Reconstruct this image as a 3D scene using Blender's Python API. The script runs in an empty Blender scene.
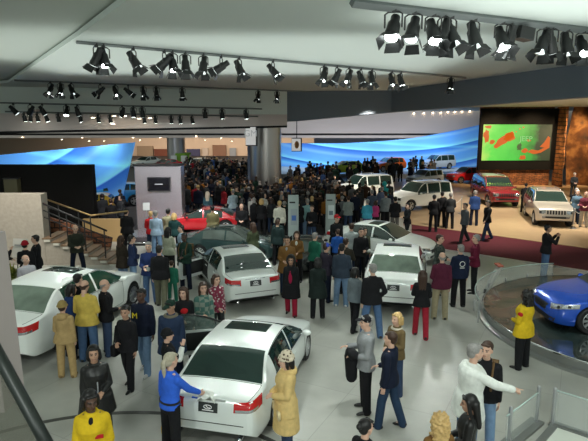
import bpy, bmesh, math, random
from mathutils import Vector, Matrix, Euler
from mathutils.bvhtree import BVHTree
random.seed(7)
scene = bpy.context.scene
COL = scene.collection
R = math.radians
PI = math.pi
# ---------------------------------------------------------------- camera
CAM_F, CAM_P, CAM_H = 540.0, R(10.48), 5.23
cam_data = bpy.data.cameras.new('camera')
cam_data.sensor_width = 36.0
cam_data.lens = CAM_F * 36.0 / 588.0
cam_data.clip_end = 400
cam = bpy.data.objects.new('camera', cam_data)
COL.objects.link(cam)
cam.location = (0, 0, CAM_H)
cam.rotation_euler = (PI / 2 - CAM_P, 0, 0)
scene.camera = cam

def ray(px, py):
    c, s = math.cos(CAM_P), math.sin(CAM_P)
    u = (px - 294) / CAM_F
    v = (py - 220.5) / CAM_F
    return Vector((u, c - v * s, -s - v * c))

def at(px, py, z=0.0):
    d = ray(px, py)
    k = (z - CAM_H) / d.z
    return Vector((d.x * k, d.y * k, z))

def aty(px, py, Y):
    d = ray(px, py)
    k = Y / d.y
    return Vector((d.x * k, Y, CAM_H + d.z * k))

# ---------------------------------------------------------------- materials
MATS = {}
def mat(name, col, rough=0.5, metal=0.0, spec=0.5, coat=0.0, emit=None, estr=0.0, trans=0.0, alpha=1.0, noise=None, bump=None, ior=1.45):
    if name in MATS:
        return MATS[name]
    m = bpy.data.materials.new(name)
    m.use_nodes = True
    nt = m.node_tree
    b = nt.nodes['Principled BSDF']
    c4 = (col[0], col[1], col[2], 1)
    b.inputs['Base Color'].default_value = c4
    b.inputs['Roughness'].default_value = rough
    b.inputs['Metallic'].default_value = metal
    b.inputs['Specular IOR Level'].default_value = spec
    b.inputs['IOR'].default_value = ior
    b.inputs['Coat Weight'].default_value = coat
    b.inputs['Coat Roughness'].default_value = 0.03
    b.inputs['Transmission Weight'].default_value = trans
    b.inputs['Alpha'].default_value = alpha
    if emit:
        b.inputs['Emission Color'].default_value = (*emit, 1)
        b.inputs['Emission Strength'].default_value = estr
    if noise:
        sc, amt = noise
        tc = nt.nodes.new('ShaderNodeTexCoord')
        n = nt.nodes.new('ShaderNodeTexNoise')
        n.inputs['Scale'].default_value = sc
        n.inputs['Detail'].default_value = 3
        nt.links.new(tc.outputs['Object'], n.inputs['Vector'])
        mx = nt.nodes.new('ShaderNodeMix')
        mx.data_type = 'RGBA'
        mx.inputs['A'].default_value = tuple(max(0, k * (1 - amt)) for k in col) + (1,)
        mx.inputs['B'].default_value = tuple(min(1, k * (1 + amt)) for k in col) + (1,)
        nt.links.new(n.outputs['Fac'], mx.inputs['Factor'])
        nt.links.new(mx.outputs['Result'], b.inputs['Base Color'])
        if bump:
            bp = nt.nodes.new('ShaderNodeBump')
            bp.inputs['Strength'].default_value = bump
            bp.inputs['Distance'].default_value = 0.01
            nt.links.new(n.outputs['Fac'], bp.inputs['Height'])
            nt.links.new(bp.outputs['Normal'], b.inputs['Normal'])
    MATS[name] = m
    return m

def cloth(col, name=None, rough=0.85):
    nm = name or 'cloth_%02x%02x%02x' % tuple(int(255 * min(1, k) ** .5) for k in col)
    return mat(nm, col, rough=rough, spec=0.25, noise=(14, .25))

def leather(col, name):
    return mat(name, col, rough=0.38, spec=0.5, noise=(20, .25))

# ---------------------------------------------------------------- mesh builder
class MB:
    def __init__(self):
        self.bm = bmesh.new()
        self.mi = 0
    def _f(self, vs):
        try:
            f = self.bm.faces.new(vs)
            f.material_index = self.mi
            return f
        except ValueError:
            return None
    def box(self, c, size, rot=None, mtx=None):
        hx, hy, hz = size[0] / 2, size[1] / 2, size[2] / 2
        M = Matrix.Translation(Vector(c)) @ (rot.to_4x4() if rot else Matrix())
        if mtx: M = mtx @ M
        v = [self.bm.verts.new(M @ Vector((x, y, z))) for x in (-hx, hx) for y in (-hy, hy) for z in (-hz, hz)]
        for q in ((0, 1, 3, 2), (4, 6, 7, 5), (0, 4, 5, 1), (2, 3, 7, 6), (0, 2, 6, 4), (1, 5, 7, 3)):
            self._f([v[i] for i in q])
        return self
    def rings(self, rings, closed=True, caps=True):
        rv = [[self.bm.verts.new(p) for p in r] for r in rings]
        n = len(rv[0])
        for a, b in zip(rv, rv[1:]):
            for i in range(n if closed else n - 1):
                j = (i + 1) % n
                self._f([a[i], a[j], b[j], b[i]])
        if caps and closed:
            self._f(list(reversed(rv[0])))
            self._f(rv[-1])
        return rv
    def tube(self, pts, rad, seg=10, caps=True, flat=1.0, side=None):
        pts = [Vector(p) for p in pts]
        if not hasattr(rad, '__len__'):
            rad = [rad] * len(pts)
        rings = []
        ref = Vector((0, 0, 1))
        d0 = (pts[1] - pts[0]).normalized()
        if abs(d0.dot(ref)) > .9: ref = Vector((0, 1, 0))
        if side is not None: ref = Vector(side)
        for i, p in enumerate(pts):
            a = pts[max(0, i - 1)]; b = pts[min(len(pts) - 1, i + 1)]
            d = (b - a)
            if d.length < 1e-9: d = d0
            d = d.normalized()
            u = d.cross(ref)
            if u.length < 1e-6: u = d.cross(Vector((1, 0, 0)))
            u.normalize(); w = u.cross(d).normalized()
            rings.append([p + (u * math.cos(t) + w * flat * math.sin(t)) * rad[i] for t in (2 * PI * k / seg for k in range(seg))])
        self.rings(rings, caps=caps)
        return self
    def cap(self, p0, p1, r0, r1, seg=10):     # tapered capsule
        p0, p1 = Vector(p0), Vector(p1)
        d = p1 - p0
        L = d.length
        if L < 1e-6:
            return self.ell(p0, (r0, r0, r0))
        d /= L
        pts, rr = [], []
        for a in (-80, -55, -28):
            pts.append(p0 + d * r0 * math.sin(R(a))); rr.append(r0 * math.cos(R(a)))
        for t in (0, .5, 1):
            pts.append(p0 + d * L * t); rr.append(r0 + (r1 - r0) * t)
        for a in (28, 55, 80):
            pts.append(p1 + d * r1 * math.sin(R(a))); rr.append(r1 * math.cos(R(a)))
        return self.tube(pts, rr, seg)
    def ell(self, c, r, seg=14, rot=None):
        c = Vector(c)
        rings = []
        for i in range(1, seg // 2):
            a = PI * i / (seg // 2)
            ring = []
            for k in range(seg):
                t = 2 * PI * k / seg
                p = Vector((r[0] * math.sin(a) * math.cos(t), r[1] * math.sin(a) * math.sin(t), -r[2] * math.cos(a)))
                if rot: p = rot @ p
                ring.append(c + p)
            rings.append(ring)
        rv = self.rings(rings, caps=False)
        lo = Vector((0, 0, -r[2])); hi = Vector((0, 0, r[2]))
        if rot: lo = rot @ lo; hi = rot @ hi
        lo = self.bm.verts.new(c + lo); hi = self.bm.verts.new(c + hi)
        n = len(rv[0])
        for i in range(n):
            self._f([lo, rv[0][(i + 1) % n], rv[0][i]])
            self._f([hi, rv[-1][i], rv[-1][(i + 1) % n]])
        return self
    def loft(self, secs, seg=18):              # secs: (center, rx vec, ry vec)
        rings = []
        for c, a, b in secs:
            rings.append([c + a * math.cos(t) + b * math.sin(t) for t in (2 * PI * k / seg for k in range(seg))])
        self.rings(rings)
        return self
    def prism(self, poly, z0, z1, mtx=None):
        lo = [Vector((p[0], p[1], z0)) for p in poly]; hi = [Vector((p[0], p[1], z1)) for p in poly]
        if mtx:
            lo = [mtx @ p for p in lo]; hi = [mtx @ p for p in hi]
        self.rings([lo, hi])
        return self
    def lathe(self, prof, seg=32, mtx=None, caps=True):   # prof: (r, z)
        rings = []
        for r, z in prof:
            ring = [Vector((r * math.cos(2 * PI * k / seg), r * math.sin(2 * PI * k / seg), z)) for k in range(seg)]
            if mtx: ring = [mtx @ p for p in ring]
            rings.append(ring)
        self.rings(rings, caps=caps)
        return self
    def grid(self, P):                          # P: 2D list of points
        rv = [[self.bm.verts.new(p) for p in r] for r in P]
        for a, b in zip(rv, rv[1:]):
            for i in range(len(a) - 1):
                self._f([a[i], a[i + 1], b[i + 1], b[i]])
        return rv
    def mesh(self, name='m', recalc=True):
        if recalc:
            bmesh.ops.recalc_face_normals(self.bm, faces=self.bm.faces)
        me = bpy.data.meshes.new(name)
        self.bm.to_mesh(me)
        self.bm.free()
        return me
    def build(self, name, m, parent=None, smooth=False, recalc=True, bevel=0, angle=40):
        me = self.mesh(name, recalc)
        ms = m if isinstance(m, (list, tuple)) else [m]
        for k in ms: me.materials.append(k)
        return link(name, me, parent, smooth, bevel, angle)

def link(name, me, parent=None, smooth=False, bevel=0, angle=40):
    if smooth:
        me.polygons.foreach_set('use_smooth', [True] * len(me.polygons))
        if smooth == 'auto':
            me.set_sharp_from_angle(angle=R(angle))
    o = bpy.data.objects.new(name, me)
    COL.objects.link(o)
    if parent is not None:
        o.parent = parent
    if bevel:
        md = o.modifiers.new('bevel', 'BEVEL'); md.width = bevel; md.segments = 2; md.limit_method = 'ANGLE'
    return o

def tag(o, label, cat, group=None):
    o['label'] = label; o['category'] = cat
    if group: o['group'] = group
    return o

def thing(name, label, cat, loc=(0, 0, 0), rz=0.0, group=None):
    o = bpy.data.objects.new(name, None)
    o.empty_display_size = .2
    COL.objects.link(o)
    o.location = loc; o.rotation_euler = (0, 0, rz)
    return tag(o, label, cat, group)

def struct(o):
    o['kind'] = 'structure'
    return o

def copy_tree(o, parent=None):
    c = o.copy(); COL.objects.link(c)
    if parent is not None: c.parent = parent
    for ch in o.children:
        copy_tree(ch, c)
    return c

def remesh(mb, voxel, name='m', smooth_iter=2):
    me = mb.mesh(name)
    o = bpy.data.objects.new('tmp', me); COL.objects.link(o)
    md = o.modifiers.new('r', 'REMESH'); md.mode = 'VOXEL'; md.voxel_size = voxel; md.use_smooth_shade = True
    if smooth_iter:
        s = o.modifiers.new('s', 'SMOOTH'); s.iterations = smooth_iter; s.factor = .5
    dg = bpy.context.evaluated_depsgraph_get()
    ev = o.evaluated_get(dg)
    out = bpy.data.meshes.new_from_object(ev)
    bpy.data.objects.remove(o); bpy.data.meshes.remove(me)
    out.name = name
    out.polygons.foreach_set('use_smooth', [True] * len(out.polygons))
    return out

def interp(knots, x):          # smooth monotone-ish interpolation
    if x <= knots[0][0]: return knots[0][1]
    if x >= knots[-1][0]: return knots[-1][1]
    n = len(knots)
    for i in range(n - 1):
        x0, y0 = knots[i]; x1, y1 = knots[i + 1]
        if x0 <= x <= x1:
            h = x1 - x0
            d = (y1 - y0) / h
            dm = (y0 - knots[i - 1][1]) / (x0 - knots[i - 1][0]) if i > 0 else d
            dp = (knots[i + 2][1] - y1) / (knots[i + 2][0] - x1) if i + 2 < n else d
            def lim(a, b):
                if a * b <= 0: return 0
                return 2 * a * b / (a + b)
            m0 = lim(dm, d) if i > 0 else d
            m1 = lim(d, dp) if i + 2 < n else d
            t = (x - x0) / h
            return ((2 * t**3 - 3 * t**2 + 1) * y0 + (t**3 - 2 * t**2 + t) * h * m0 + (-2 * t**3 + 3 * t**2) * y1 + (t**3 - t**2) * h * m1)
# ---------------------------------------------------------------- cars (front +x, left +y, ground z=0)
GLASS = mat('car_glass', (.012, .03, .026), rough=.03, spec=.9, coat=.4)
GLASSW = mat('car_glass_pale', (.11, .15, .115), rough=.05, spec=.8, noise=(2.2, .75))
BLACKP = mat('black_plastic', (.012, .012, .013), rough=.45)
TYRE = mat('tyre_rubber', (.015, .015, .016), rough=.75)
CHROME = mat('chrome', (.75, .76, .78), rough=.12, metal=1)
ALLOY = mat('alloy_wheel', (.6, .61, .62), rough=.28, metal=.9)
REDLENS = mat('red_tail_lens', (.5, .012, .015), rough=.12, coat=.6)
CLEARL = mat('clear_lamp_lens', (.5, .52, .54), rough=.1, metal=.75, coat=.8)
PLATE = mat('dark_plate', (.03, .035, .035), rough=.4)
WHITEP = mat('white_print', (.85, .85, .85), rough=.6)
INTER = mat('dark_cabin', (.02, .022, .022), rough=.8)

def wheel_mesh(r, w, spokes):
    mb = MB()
    prof = [(r * .66, -w / 2 + .01), (r * .9, -w / 2), (r * .98, -w / 2 + .03), (r, -w / 4), (r, w / 4), (r * .98, w / 2 - .03), (r * .9, w / 2), (r * .66, w / 2 - .01)]
    mb.lathe(prof, 36, caps=False)
    mb.lathe([(r * .66, -w / 2 + .01), (r * .64, 0), (r * .66, w / 2 - .01)], 36, caps=False)
    tyre = mb.mesh('tyre')
    rb = MB()
    rr = r * .665
    rb.lathe([(rr, w / 2 - .012), (rr * .93, w / 2 - .006), (rr * .92, w / 2 - .05), (rr * .9, w / 2 - .09)], 36, caps=False)
    for k in range(spokes):
        a = 2 * PI * k / spokes
        M = Matrix.Rotation(a, 4, 'Z')
        wd = .9 * PI * rr / spokes * .42
        rb.rings([[M @ Vector(p) for p in ((rr * .16, -wd * .6, w / 2 - .03), (rr * .16, wd * .6, w / 2 - .03), (rr * .16, wd * .6, w / 2 - .06), (rr * .16, -wd * .6, w / 2 - .06))],
                  [M @ Vector(p) for p in ((rr * .94, -wd, w / 2 - .012), (rr * .94, wd, w / 2 - .012), (rr * .94, wd, w / 2 - .045), (rr * .94, -wd, w / 2 - .045))]])
    rb.lathe([(.001, w / 2 - .01), (rr * .15, w / 2 - .015), (rr * .2, w / 2 - .035), (rr * .2, w / 2 - .07)], 20, caps=False)
    rim = rb.mesh('rim')
    db = MB()
    db.lathe([(.001, w / 2 - .075), (rr * .91, w / 2 - .075), (rr * .91, w / 2 - .085), (.001, w / 2 - .085)], 28, caps=False)
    disc = db.mesh('disc')
    return tyre, rim, disc

WHEELS = {}
class Car:
    def __init__(s, spec):
        s.__dict__.update(spec)
        s.SIDE = [(.1, .93), (.24, .965), (.38, .99), (.58, 1.0), (.76, .985), (.9, .965), (1.1, .95)] if not hasattr(s, 'side') else s.side
    def ztop(s, x): return interp(s.top, x)
    def belt(s, x): return min(interp(s.beltk, x), s.ztop(x) - s.gap)
    gap = .045
    def w(s, x): return interp(s.plan, x)
    def z0(s, x):
        z = interp(s.low, x)
        for xw in (s.xf, s.xr):
            d = abs(x - xw)
            if d < s.ar:
                z = max(z, math.sqrt(s.ar**2 - d**2) * 1.0 + s.wr)
        return min(z, s.belt(x) - .03)
    def edge(s, x):
        zb = s.belt(x); zt = s.ztop(x)
        yb = s.w(x) * interp(s.SIDE, zb) * .985
        g = max(0, zt - zb - s.gap)
        yt = yb - .02 - g * s.tumble
        return yb, zb, yt, zt - s.gap * .75
    def topz(s, x, y):
        yb, zb, yt, zt = s.edge(x)
        t = min(1, abs(y) / max(.01, yt))
        return s.ztop(x) - s.gap * .75 * t**2.4
    def gh(s, x, t, off=0):      # point on greenhouse side at fraction t
        yb, zb, yt, zt = s.edge(x)
        y = yb + (yt - yb) * t + .012 * math.sin(PI * t) + off
        return y, zb + (zt - zb) * t
    def section(s, x):
        z0 = s.z0(x); w = s.w(x)
        yb, zb, yt, zt = s.edge(x)
        P = [(0, z0), (.45 * w, z0), (w * .8, z0)]
        for k in range(0, 9):
            t = k / 8
            z = z0 + (zb - z0) * t
            y = w * interp(s.SIDE, z)
            if k == 0: y -= .02
            if k == 8: y = yb
            P.append((y, z))
        for t in (.12, .35, .6, .82, 1):
            P.append(s.gh(x, t))
        for f in (.93, .8, .6, .4, .2, 0):
            P.append((yt * f, s.topz(x, yt * f)))
        return P
    def stations(s):
        a, b = s.top[0][0], s.top[-1][0]
        xs = set()
        n = 76
        for i in range(n + 1): xs.add(round(a + (b - a) * i / n, 4))
        for e in (.005, .015, .03, .05, .08, .12):
            xs.add(round(a + e, 4)); xs.add(round(b - e, 4))
        for xw in (s.xf, s.xr):
            for k in range(13):
                xs.add(round(xw + s.ar * math.cos(PI * k / 12), 4))
            for q in (-1, 1): xs.add(round(xw + q * (s.ar + .004), 4))
        xs = sorted(xs)
        out = [xs[0]]
        for x in xs[1:]:
            if x - out[-1] > .0035: out.append(x)
        return out
    def body_mesh(s):
        mb = MB()
        rings = []
        for x in s.stations():
            P = s.section(x)
            ring = [Vector((x, y, z)) for y, z in P] + [Vector((x, -y, z)) for y, z in reversed(P[1:-1])]
            rings.append(ring)
        rv = mb.rings(rings)
        n = len(rings[0])
        mb.bm.faces.ensure_lookup_table()
        mb.bm.normal_update()
        for f in mb.bm.faces:
            if len(f.verts) == 4:
                zs = f.calc_center_median()
                if zs.z < s.z0(zs.x) + .004:
                    f.material_index = 1
                elif zs.z < s.cladz and abs(zs.y) > .3: f.material_index = s.cladmat
        return mb
    def patch(s, fn, nu, nv, off, mbx=None, skirt=.02):   # fn(u,v)->(Vector pos); offset outwards along normal
        P = [[fn(i / nu, j / nv) for j in range(nv + 1)] for i in range(nu + 1)]
        C = Vector((0, 0, .6))
        def N(i, j):
            a = P[min(nu, i + 1)][j] - P[max(0, i - 1)][j]
            b = P[i][min(nv, j + 1)] - P[i][max(0, j - 1)]
            n = a.cross(b)
            if n.length < 1e-9: n = Vector((0, 0, 1))
            n.normalize()
            ax = Vector((C.x + (P[i][j].x - C.x) * .5, 0, .4))
            if n.dot(P[i][j] - ax) < 0: n = -n
            return n
        mb = mbx or MB()
        hi = [[P[i][j] + N(i, j) * off for j in range(nv + 1)] for i in range(nu + 1)]
        lo = [[P[i][j] - N(i, j) * skirt for j in range(nv + 1)] for i in range(nu + 1)]
        tv = mb.grid(hi); bv = mb.grid(lo)
        def strip(A, B):
            for k in range(len(A) - 1):
                mb._f([A[k], A[k + 1], B[k + 1], B[k]])
        strip(tv[0], bv[0]); strip(tv[-1], bv[-1])
        strip([r[0] for r in tv], [r[0] for r in bv]); strip([r[-1] for r in tv], [r[-1] for r in bv])
        return mb
    def side_window(s, xa, xb, sgn, lo=.05, hi=.94, slant=(0, 0)):
        def fn(u, v):
            t = lo + (hi - lo) * v
            x = xa + (xb - xa) * u + (slant[0] * (1 - u) + slant[1] * u) * v
            y, z = s.gh(x, t)
            return Vector((x, sgn * y, z))
        return s.patch(fn, 14, 6, .006)
    def top_panel(s, xa, xb, fa, fb, bow=0):
        def fn(u, v):
            x = xa + (xb - xa) * u
            q = 2 * v - 1
            x += bow * (1 - q * q)
            yt = s.edge(x)[2]
            y = yt * (fa + (fb - fa) * u) * q
            return Vector((x, y, s.topz(x, y)))
        return s.patch(fn, 10, 10, .006)
    def decal(s, bvh, corners, yaw, off=.006, nu=10, nv=6, mbx=None):
        """corners (h, z) quad seen along heading `yaw` (0 = from the front, 180 = from the rear)"""
        d = Vector((-math.cos(yaw), -math.sin(yaw), 0))      # ray direction
        r = Vector((-math.sin(yaw), math.cos(yaw), 0))
        (h0, z0), (h1, z1), (h2, z2), (h3, z3) = corners
        G = []
        for i in range(nu + 1):
            row = []
            u = i / nu
            for j in range(nv + 1):
                v = j / nv
                h = (h0 * (1 - u) + h1 * u) * (1 - v) + (h3 * (1 - u) + h2 * u) * v
                z = (z0 * (1 - u) + z1 * u) * (1 - v) + (z3 * (1 - u) + z2 * u) * v
                o = r * h - d * 6 + Vector((0, 0, z))
                hit = bvh.ray_cast(o, d, 20)
                row.append(hit[0] if hit[0] else None)
            G.append(row)
        last = None
        for row in G:
            for k, p in enumerate(row):
                if p is None: row[k] = last
                else: last = p
        for row in reversed(G):
            for k in range(len(row) - 1, -1, -1):
                if row[k] is None: row[k] = last
                else: last = row[k]
        mb = mbx or MB()
        hi = [[p - d * off for p in row] for row in G]
        lo = [[p + d * .03 for p in row] for row in G]
        tv = mb.grid(hi); bv = mb.grid(lo)
        def strip(A, B):
            for k in range(len(A) - 1): mb._f([A[k], A[k + 1], B[k + 1], B[k]])
        strip(tv[0], bv[0]); strip(tv[-1], bv[-1])
        strip([q[0] for q in tv], [q[0] for q in bv]); strip([q[-1] for q in tv], [q[-1] for q in bv])
        return mb

def sedan_spec(L=4.83, W=1.82, H=1.43, wb=2.85, **kw):
    f = L / 4.83; h = H / 1.43
    xf = wb / 2; xr = -wb / 2
    a = xr - 1.08 * f; b = xf + .9 * f
    d = dict(xf=xf, xr=xr, wr=.33, ar=.365, ww=.22, tumble=.42, cladz=0, cladmat=0, H=H, W=W,
        top=[(a, .74), (a + .03, .9), (a + .1, .985 * h), (a + .45, 1.02 * h), (a + .62, 1.035 * h), (a + .9, 1.2 * h), (a + 1.22, 1.36 * h), (a + 1.6, 1.42 * h), (xf - 1.85, H), (xf - 1.4, 1.41 * h), (xf - 1.05, 1.3 * h), (xf - .42, .985 * h), (xf - .2, .945 * h), (xf + .3, .86 * h), (b - .22, .745), (b - .07, .67), (b, .56)],
        beltk=[(a, .86), (a + .6, .96 * h), (xr + .6, .945 * h), (xf - .4, .895 * h), (b, .8)],
        plan=[(a, W * .375), (a + .05, W * .425), (a + .2, W * .462), (a + .6, W * .487), (xr + .5, W * .5), (0, W * .5), (xf, W * .5), (xf + .3, W * .485), (b - .3, W * .43), (b - .1, W * .37), (b, W * .29)],
        low=[(a, .38), (a + .25, .24), (xr, .2), (xf, .2), (b - .3, .19), (b, .24)],
        ws=(xf - .47, xf - 1.33), rw=(a + .64, a + 1.27), roofp=(xf - 1.43, xf - 1.9),
        sw=[(xf - .52, -.12, (-.0, 0)), (-.2, xr + .16, (0, 0))], tail='sedan', spokes=9)
    d.update(kw)
    return d

def suv_spec(L=4.4, W=1.82, H=1.72, wb=2.65, boxy=True, **kw):
    xf = wb / 2; xr = -wb / 2
    b = xf + .8; a = b - L
    q = .1 if boxy else .3
    d = dict(xf=xf, xr=xr, wr=.36, ar=.42, ww=.23, tumble=.2 if boxy else .32, cladz=0, cladmat=0, H=H, W=W,
        top=[(a, .74), (a + .03, 1.0), (a + .06, 1.07), (a + .09 + q * .3, 1.25), (a + .1 + q, H - .1), (a + .2 + q * 1.3, H - .03), (a + 1.0, H), (xf - 1.5, H), (xf - 1.2, H - .03), (xf - .98, H - .13), (xf - .44, 1.17), (xf - .25, 1.12), (xf + .3, 1.06), (b - .2, 1.0), (b - .05, .93), (b, .78)],
        beltk=[(a, 1.06), (xr, 1.07), (xf - .3, 1.03), (b, .96)],
        plan=[(a, W * .43), (a + .06, W * .46), (a + .3, W * .485), (xr + .5, W * .5), (xf, W * .5), (xf + .35, W * .485), (b - .12, W * .44), (b, W * .38)],
        low=[(a, .45), (a + .3, .33), (xr, .3), (xf, .3), (b - .3, .32), (b, .4)],
        side=[(.1, .95), (.3, .975), (.5, .995), (.7, 1.0), (.9, .99), (1.05, .975), (1.3, .96)],
        ws=(xf - .5, xf - 1.17), rw=(a + .075, a + .09 + q * .8), roofp=None,
        sw=[(xf - .55, .02, (-.0, 0)), (-.07, xr + .28, (0, 0)), (xr + .2, a + .22 + q, (0, 0))], tail='suv', spokes=5)
    d.update(kw)
    return d

def make_car(label, cat, spec, paint, loc, yaw, scale=1.0, name='car', glass=GLASS, wheels=True, lod=0, extras=None, group=None):
    s = Car(spec)
    root = thing(name, label, cat, loc, yaw, group)
    root.scale = (scale,) * 3
    mb = s.body_mesh()
    bmesh.ops.recalc_face_normals(mb.bm, faces=mb.bm.faces)
    bvh = BVHTree.FromBMesh(mb.bm)
    me = mb.mesh('body', recalc=False)
    for k in (paint, BLACKP, BLACKP): me.materials.append(k)
    body = link('body', me, root, smooth='auto', angle=50)
    a, b = s.top[0][0], s.top[-1][0]
    W = s.W
    if not getattr(s, 'open_top', False):
        s.top_panel(s.ws[0], s.ws[1], .96, .93, .05).build('windshield', glass, root, smooth='auto')
        s.top_panel(s.rw[0], s.rw[1], .93, .92, 0).build('rear_window', getattr(s, 'rglass', glass), root, smooth='auto')
        if s.roofp: s.top_panel(s.roofp[0], s.roofp[1], .66, .66, 0).build('sunroof', GLASS, root, smooth='auto')
        for xa, xb, sl in s.sw:
            for sg in (1, -1):
                s.side_window(xa, xb, sg, slant=sl).build('side_window', glass, root, smooth='auto')
    if wheels:
        key = (s.wr, s.ww, s.spokes)
        if key not in WHEELS: WHEELS[key] = wheel_mesh(*key)
        ty, rim, disc = WHEELS[key]
        for m_, k_ in ((ty, TYRE), (rim, ALLOY), (disc, INTER)):
            if not m_.materials: m_.materials.append(k_)
        for x in (s.xf, s.xr):
            for sg in (1, -1):
                o = link('wheel', ty, root, smooth='auto')
                o.location = (x, sg * (W / 2 - s.ww / 2 - .015), s.wr)
                o.rotation_euler = (-sg * PI / 2, 0, 0)
                link('rim', rim, o, smooth='auto', angle=30)
                link('brake_disc', disc, o)
    # mirrors
    if lod < 2:
        for sg in (1, -1):
            xm = s.ws[0] - .18
            y, z = s.gh(xm, .12)
            m = MB()
            m.ell((xm, sg * (y + .13), z + .04), (.07, .1, .065))
            m.cap((xm, sg * (y - .02), z - .01), (xm, sg * (y + .1), z + .03), .02, .02)
            m.build('wing_mirror', paint, root, smooth=True)
    # lamps
    if lod < 3:
        for sg in (1, -1):
            for q4, ang, cx, sn, nm, mm in ((s.hlq, sg * R(s.hla), b, -sg, 'headlamp', CLEARL), (s.tlq, PI - sg * R(s.tla), a, sg, 'tail_lamp', REDLENS)):
                base = -math.sin(ang) * cx + math.cos(ang) * sg * .42 * W
                lamp = s.decal(bvh, [(base + sn * h, z) for h, z in q4], ang, .008).build(nm, mm, root, smooth='auto')
                if nm == 'tail_lamp' and lod < 1:
                    (h0, z0), (h1, z1), (h2, z2), (h3, z3) = q4
                    f = lambda t: (base + sn * (h0 + (h1 - h0) * t), z0 + (z1 - z0) * t)
                    s.decal(bvh, [(f(.2)[0], f(.2)[1] + .005), (f(.95)[0], f(.95)[1] + .005), (f(.95)[0], f(.95)[1] + .05), (f(.2)[0], f(.2)[1] + .05)], ang, .013).build('reversing_lens', CLEARL, lamp, smooth='auto')
                if nm == 'headlamp' and lod < 2:
                    (h0, z0), (h1, z1), (h2, z2), (h3, z3) = q4
                    for t in (.3, .65):
                        hc = base + sn * (h0 + (h1 - h0) * t); zc = (z0 + z3) / 2 * (1 - t) + (z1 + z2) / 2 * t
                        r_ = abs(z3 - z0) * .28
                        s.decal(bvh, [(hc - r_, zc - r_), (hc + r_, zc - r_), (hc + r_, zc + r_), (hc - r_, zc + r_)], ang, .012, 3, 3).build('bulb_lens', BLACKP, lamp, smooth='auto')
        mb = s.decal(bvh, s.grille, 0.0, .004)
        g = mb.build('grille', BLACKP, root, smooth='auto')
        if getattr(s, 'slots', 0):
            n = s.slots
            (h0, z0), (h1, z1) = s.grille[0], s.grille[2]
            for k in range(n + 1):
                h = h0 + (h1 - h0) * k / n
                m = s.decal(bvh, [(h - .022, z0 - .02), (h + .022, z0 - .02), (h + .022, z1 + .02), (h - .022, z1 + .02)], 0.0, .012, 2, 4)
                m.build('grille_bar', getattr(s, 'barmat', paint), root, smooth='auto')
        if s.lowgrille:
            s.decal(bvh, s.lowgrille, 0.0, .004).build('lower_intake', BLACKP, root, smooth='auto')
    if lod < 2:
        zb = getattr(s, 'platez', .8)
        pl = s.decal(bvh, [(-.17, zb - .08), (.17, zb - .08), (.17, zb + .08), (-.17, zb + .08)], PI, .012, 4, 2).build('number_plate', PLATE, root)
        lg = MB()
        hit = bvh.ray_cast(Vector((a - 2, 0, zb)), Vector((1, 0, 0)), 5)
        xx = hit[0].x - .02 if hit[0] else a
        # oval emblem with a white line under it
        lg.tube([(xx, .07 * math.cos(t), zb + .015 + .035 * math.sin(t)) for t in [2 * PI * k / 16 for k in range(17)]], .007, 6)
        lg.tube([(xx, .03, zb + .035), (xx, -.005, zb + .0), (xx, -.045, zb)], .007, 6)
        lg.tube([(xx, -.1, zb - .045), (xx, .1, zb - .045)], .008, 6)
        lg.build('plate_emblem', WHITEP, pl)
        # door handles and seams
        for x in s.handles:
            for sg in (1, -1):
                z = s.belt(x) - .11
                y = s.w(x) * interp(s.SIDE, z)
                m = MB(); m.cap((x - .09, sg * (y + .022), z), (x + .09, sg * (y + .022), z), .014, .014, 8)
                m.build('door_handle', getattr(s, 'handlemat', paint), root, smooth=True)
    if lod < 1:
        m = MB()
        def seam_side(pts, sg):
            P = []
            for x, z in pts:
                y = s.w(x) * interp(s.SIDE, z)
                P.append(Vector((x, sg * (y - .001), z)))
            m.tube(P, .005, 5)
        for sg in (1, -1):
            for x in s.doorx:
                z1 = s.belt(x) - .01
                zz = max(s.z0(x) + .06, .3)
                seam_side([(x, zz + (z1 - zz) * k / 8) for k in range(9)], sg)
            seam_side([(s.doorx[-1] + (s.doorx[0] - s.doorx[-1]) * k / 16, .3) for k in range(17)], sg)
        m.build('door_seams', BLACKP, root)
        m = MB()
        if s.tail == 'sedan':
            xs = s.rw[0] - .03
            yt = s.edge(xs)[2]
            P = [(a + .06, y * .98, None) for y in (0,)]
            ln = []
            for sg in (1, -1):
                pts = []
                for k in range(9):
                    x = xs + (a + .1 - xs) * k / 8
                    y = s.edge(x)[2] * .93
                    pts.append(Vector((x, sg * y, s.topz(x, y) + .001)))
                m.tube(pts, .005, 5)
            m.tube([Vector((xs, yt * .93 * q, s.topz(xs, yt * .93 * q) + .001)) for q in [k / 5 - 1 for k in range(11)]], .005, 5)
            m.build('boot_seams', BLACKP, root)
            d = s.decal(bvh, [(-.62, .52), (.62, .52), (.62, .535), (-.62, .535)], PI, .003, 12, 1)
            d.build('bumper_seam', BLACKP, root)
            m = MB()
            for sg in (1, -1):
                m.cap((a + .14, sg * .55, .29), (a + .0, sg * .55, .28), .045, .045, 10)
                m.build('exhaust_tip', CHROME, root, smooth=True) ; m = MB()
            m.bm.free()
            d = s.decal(bvh, [(-.3, s.platez + .115), (.3, s.platez + .115), (.3, s.platez + .14), (-.3, s.platez + .14)], PI, .012, 6, 1)
            d.build('chrome_garnish', CHROME, root)
        else:
            m.bm.free()
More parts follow.
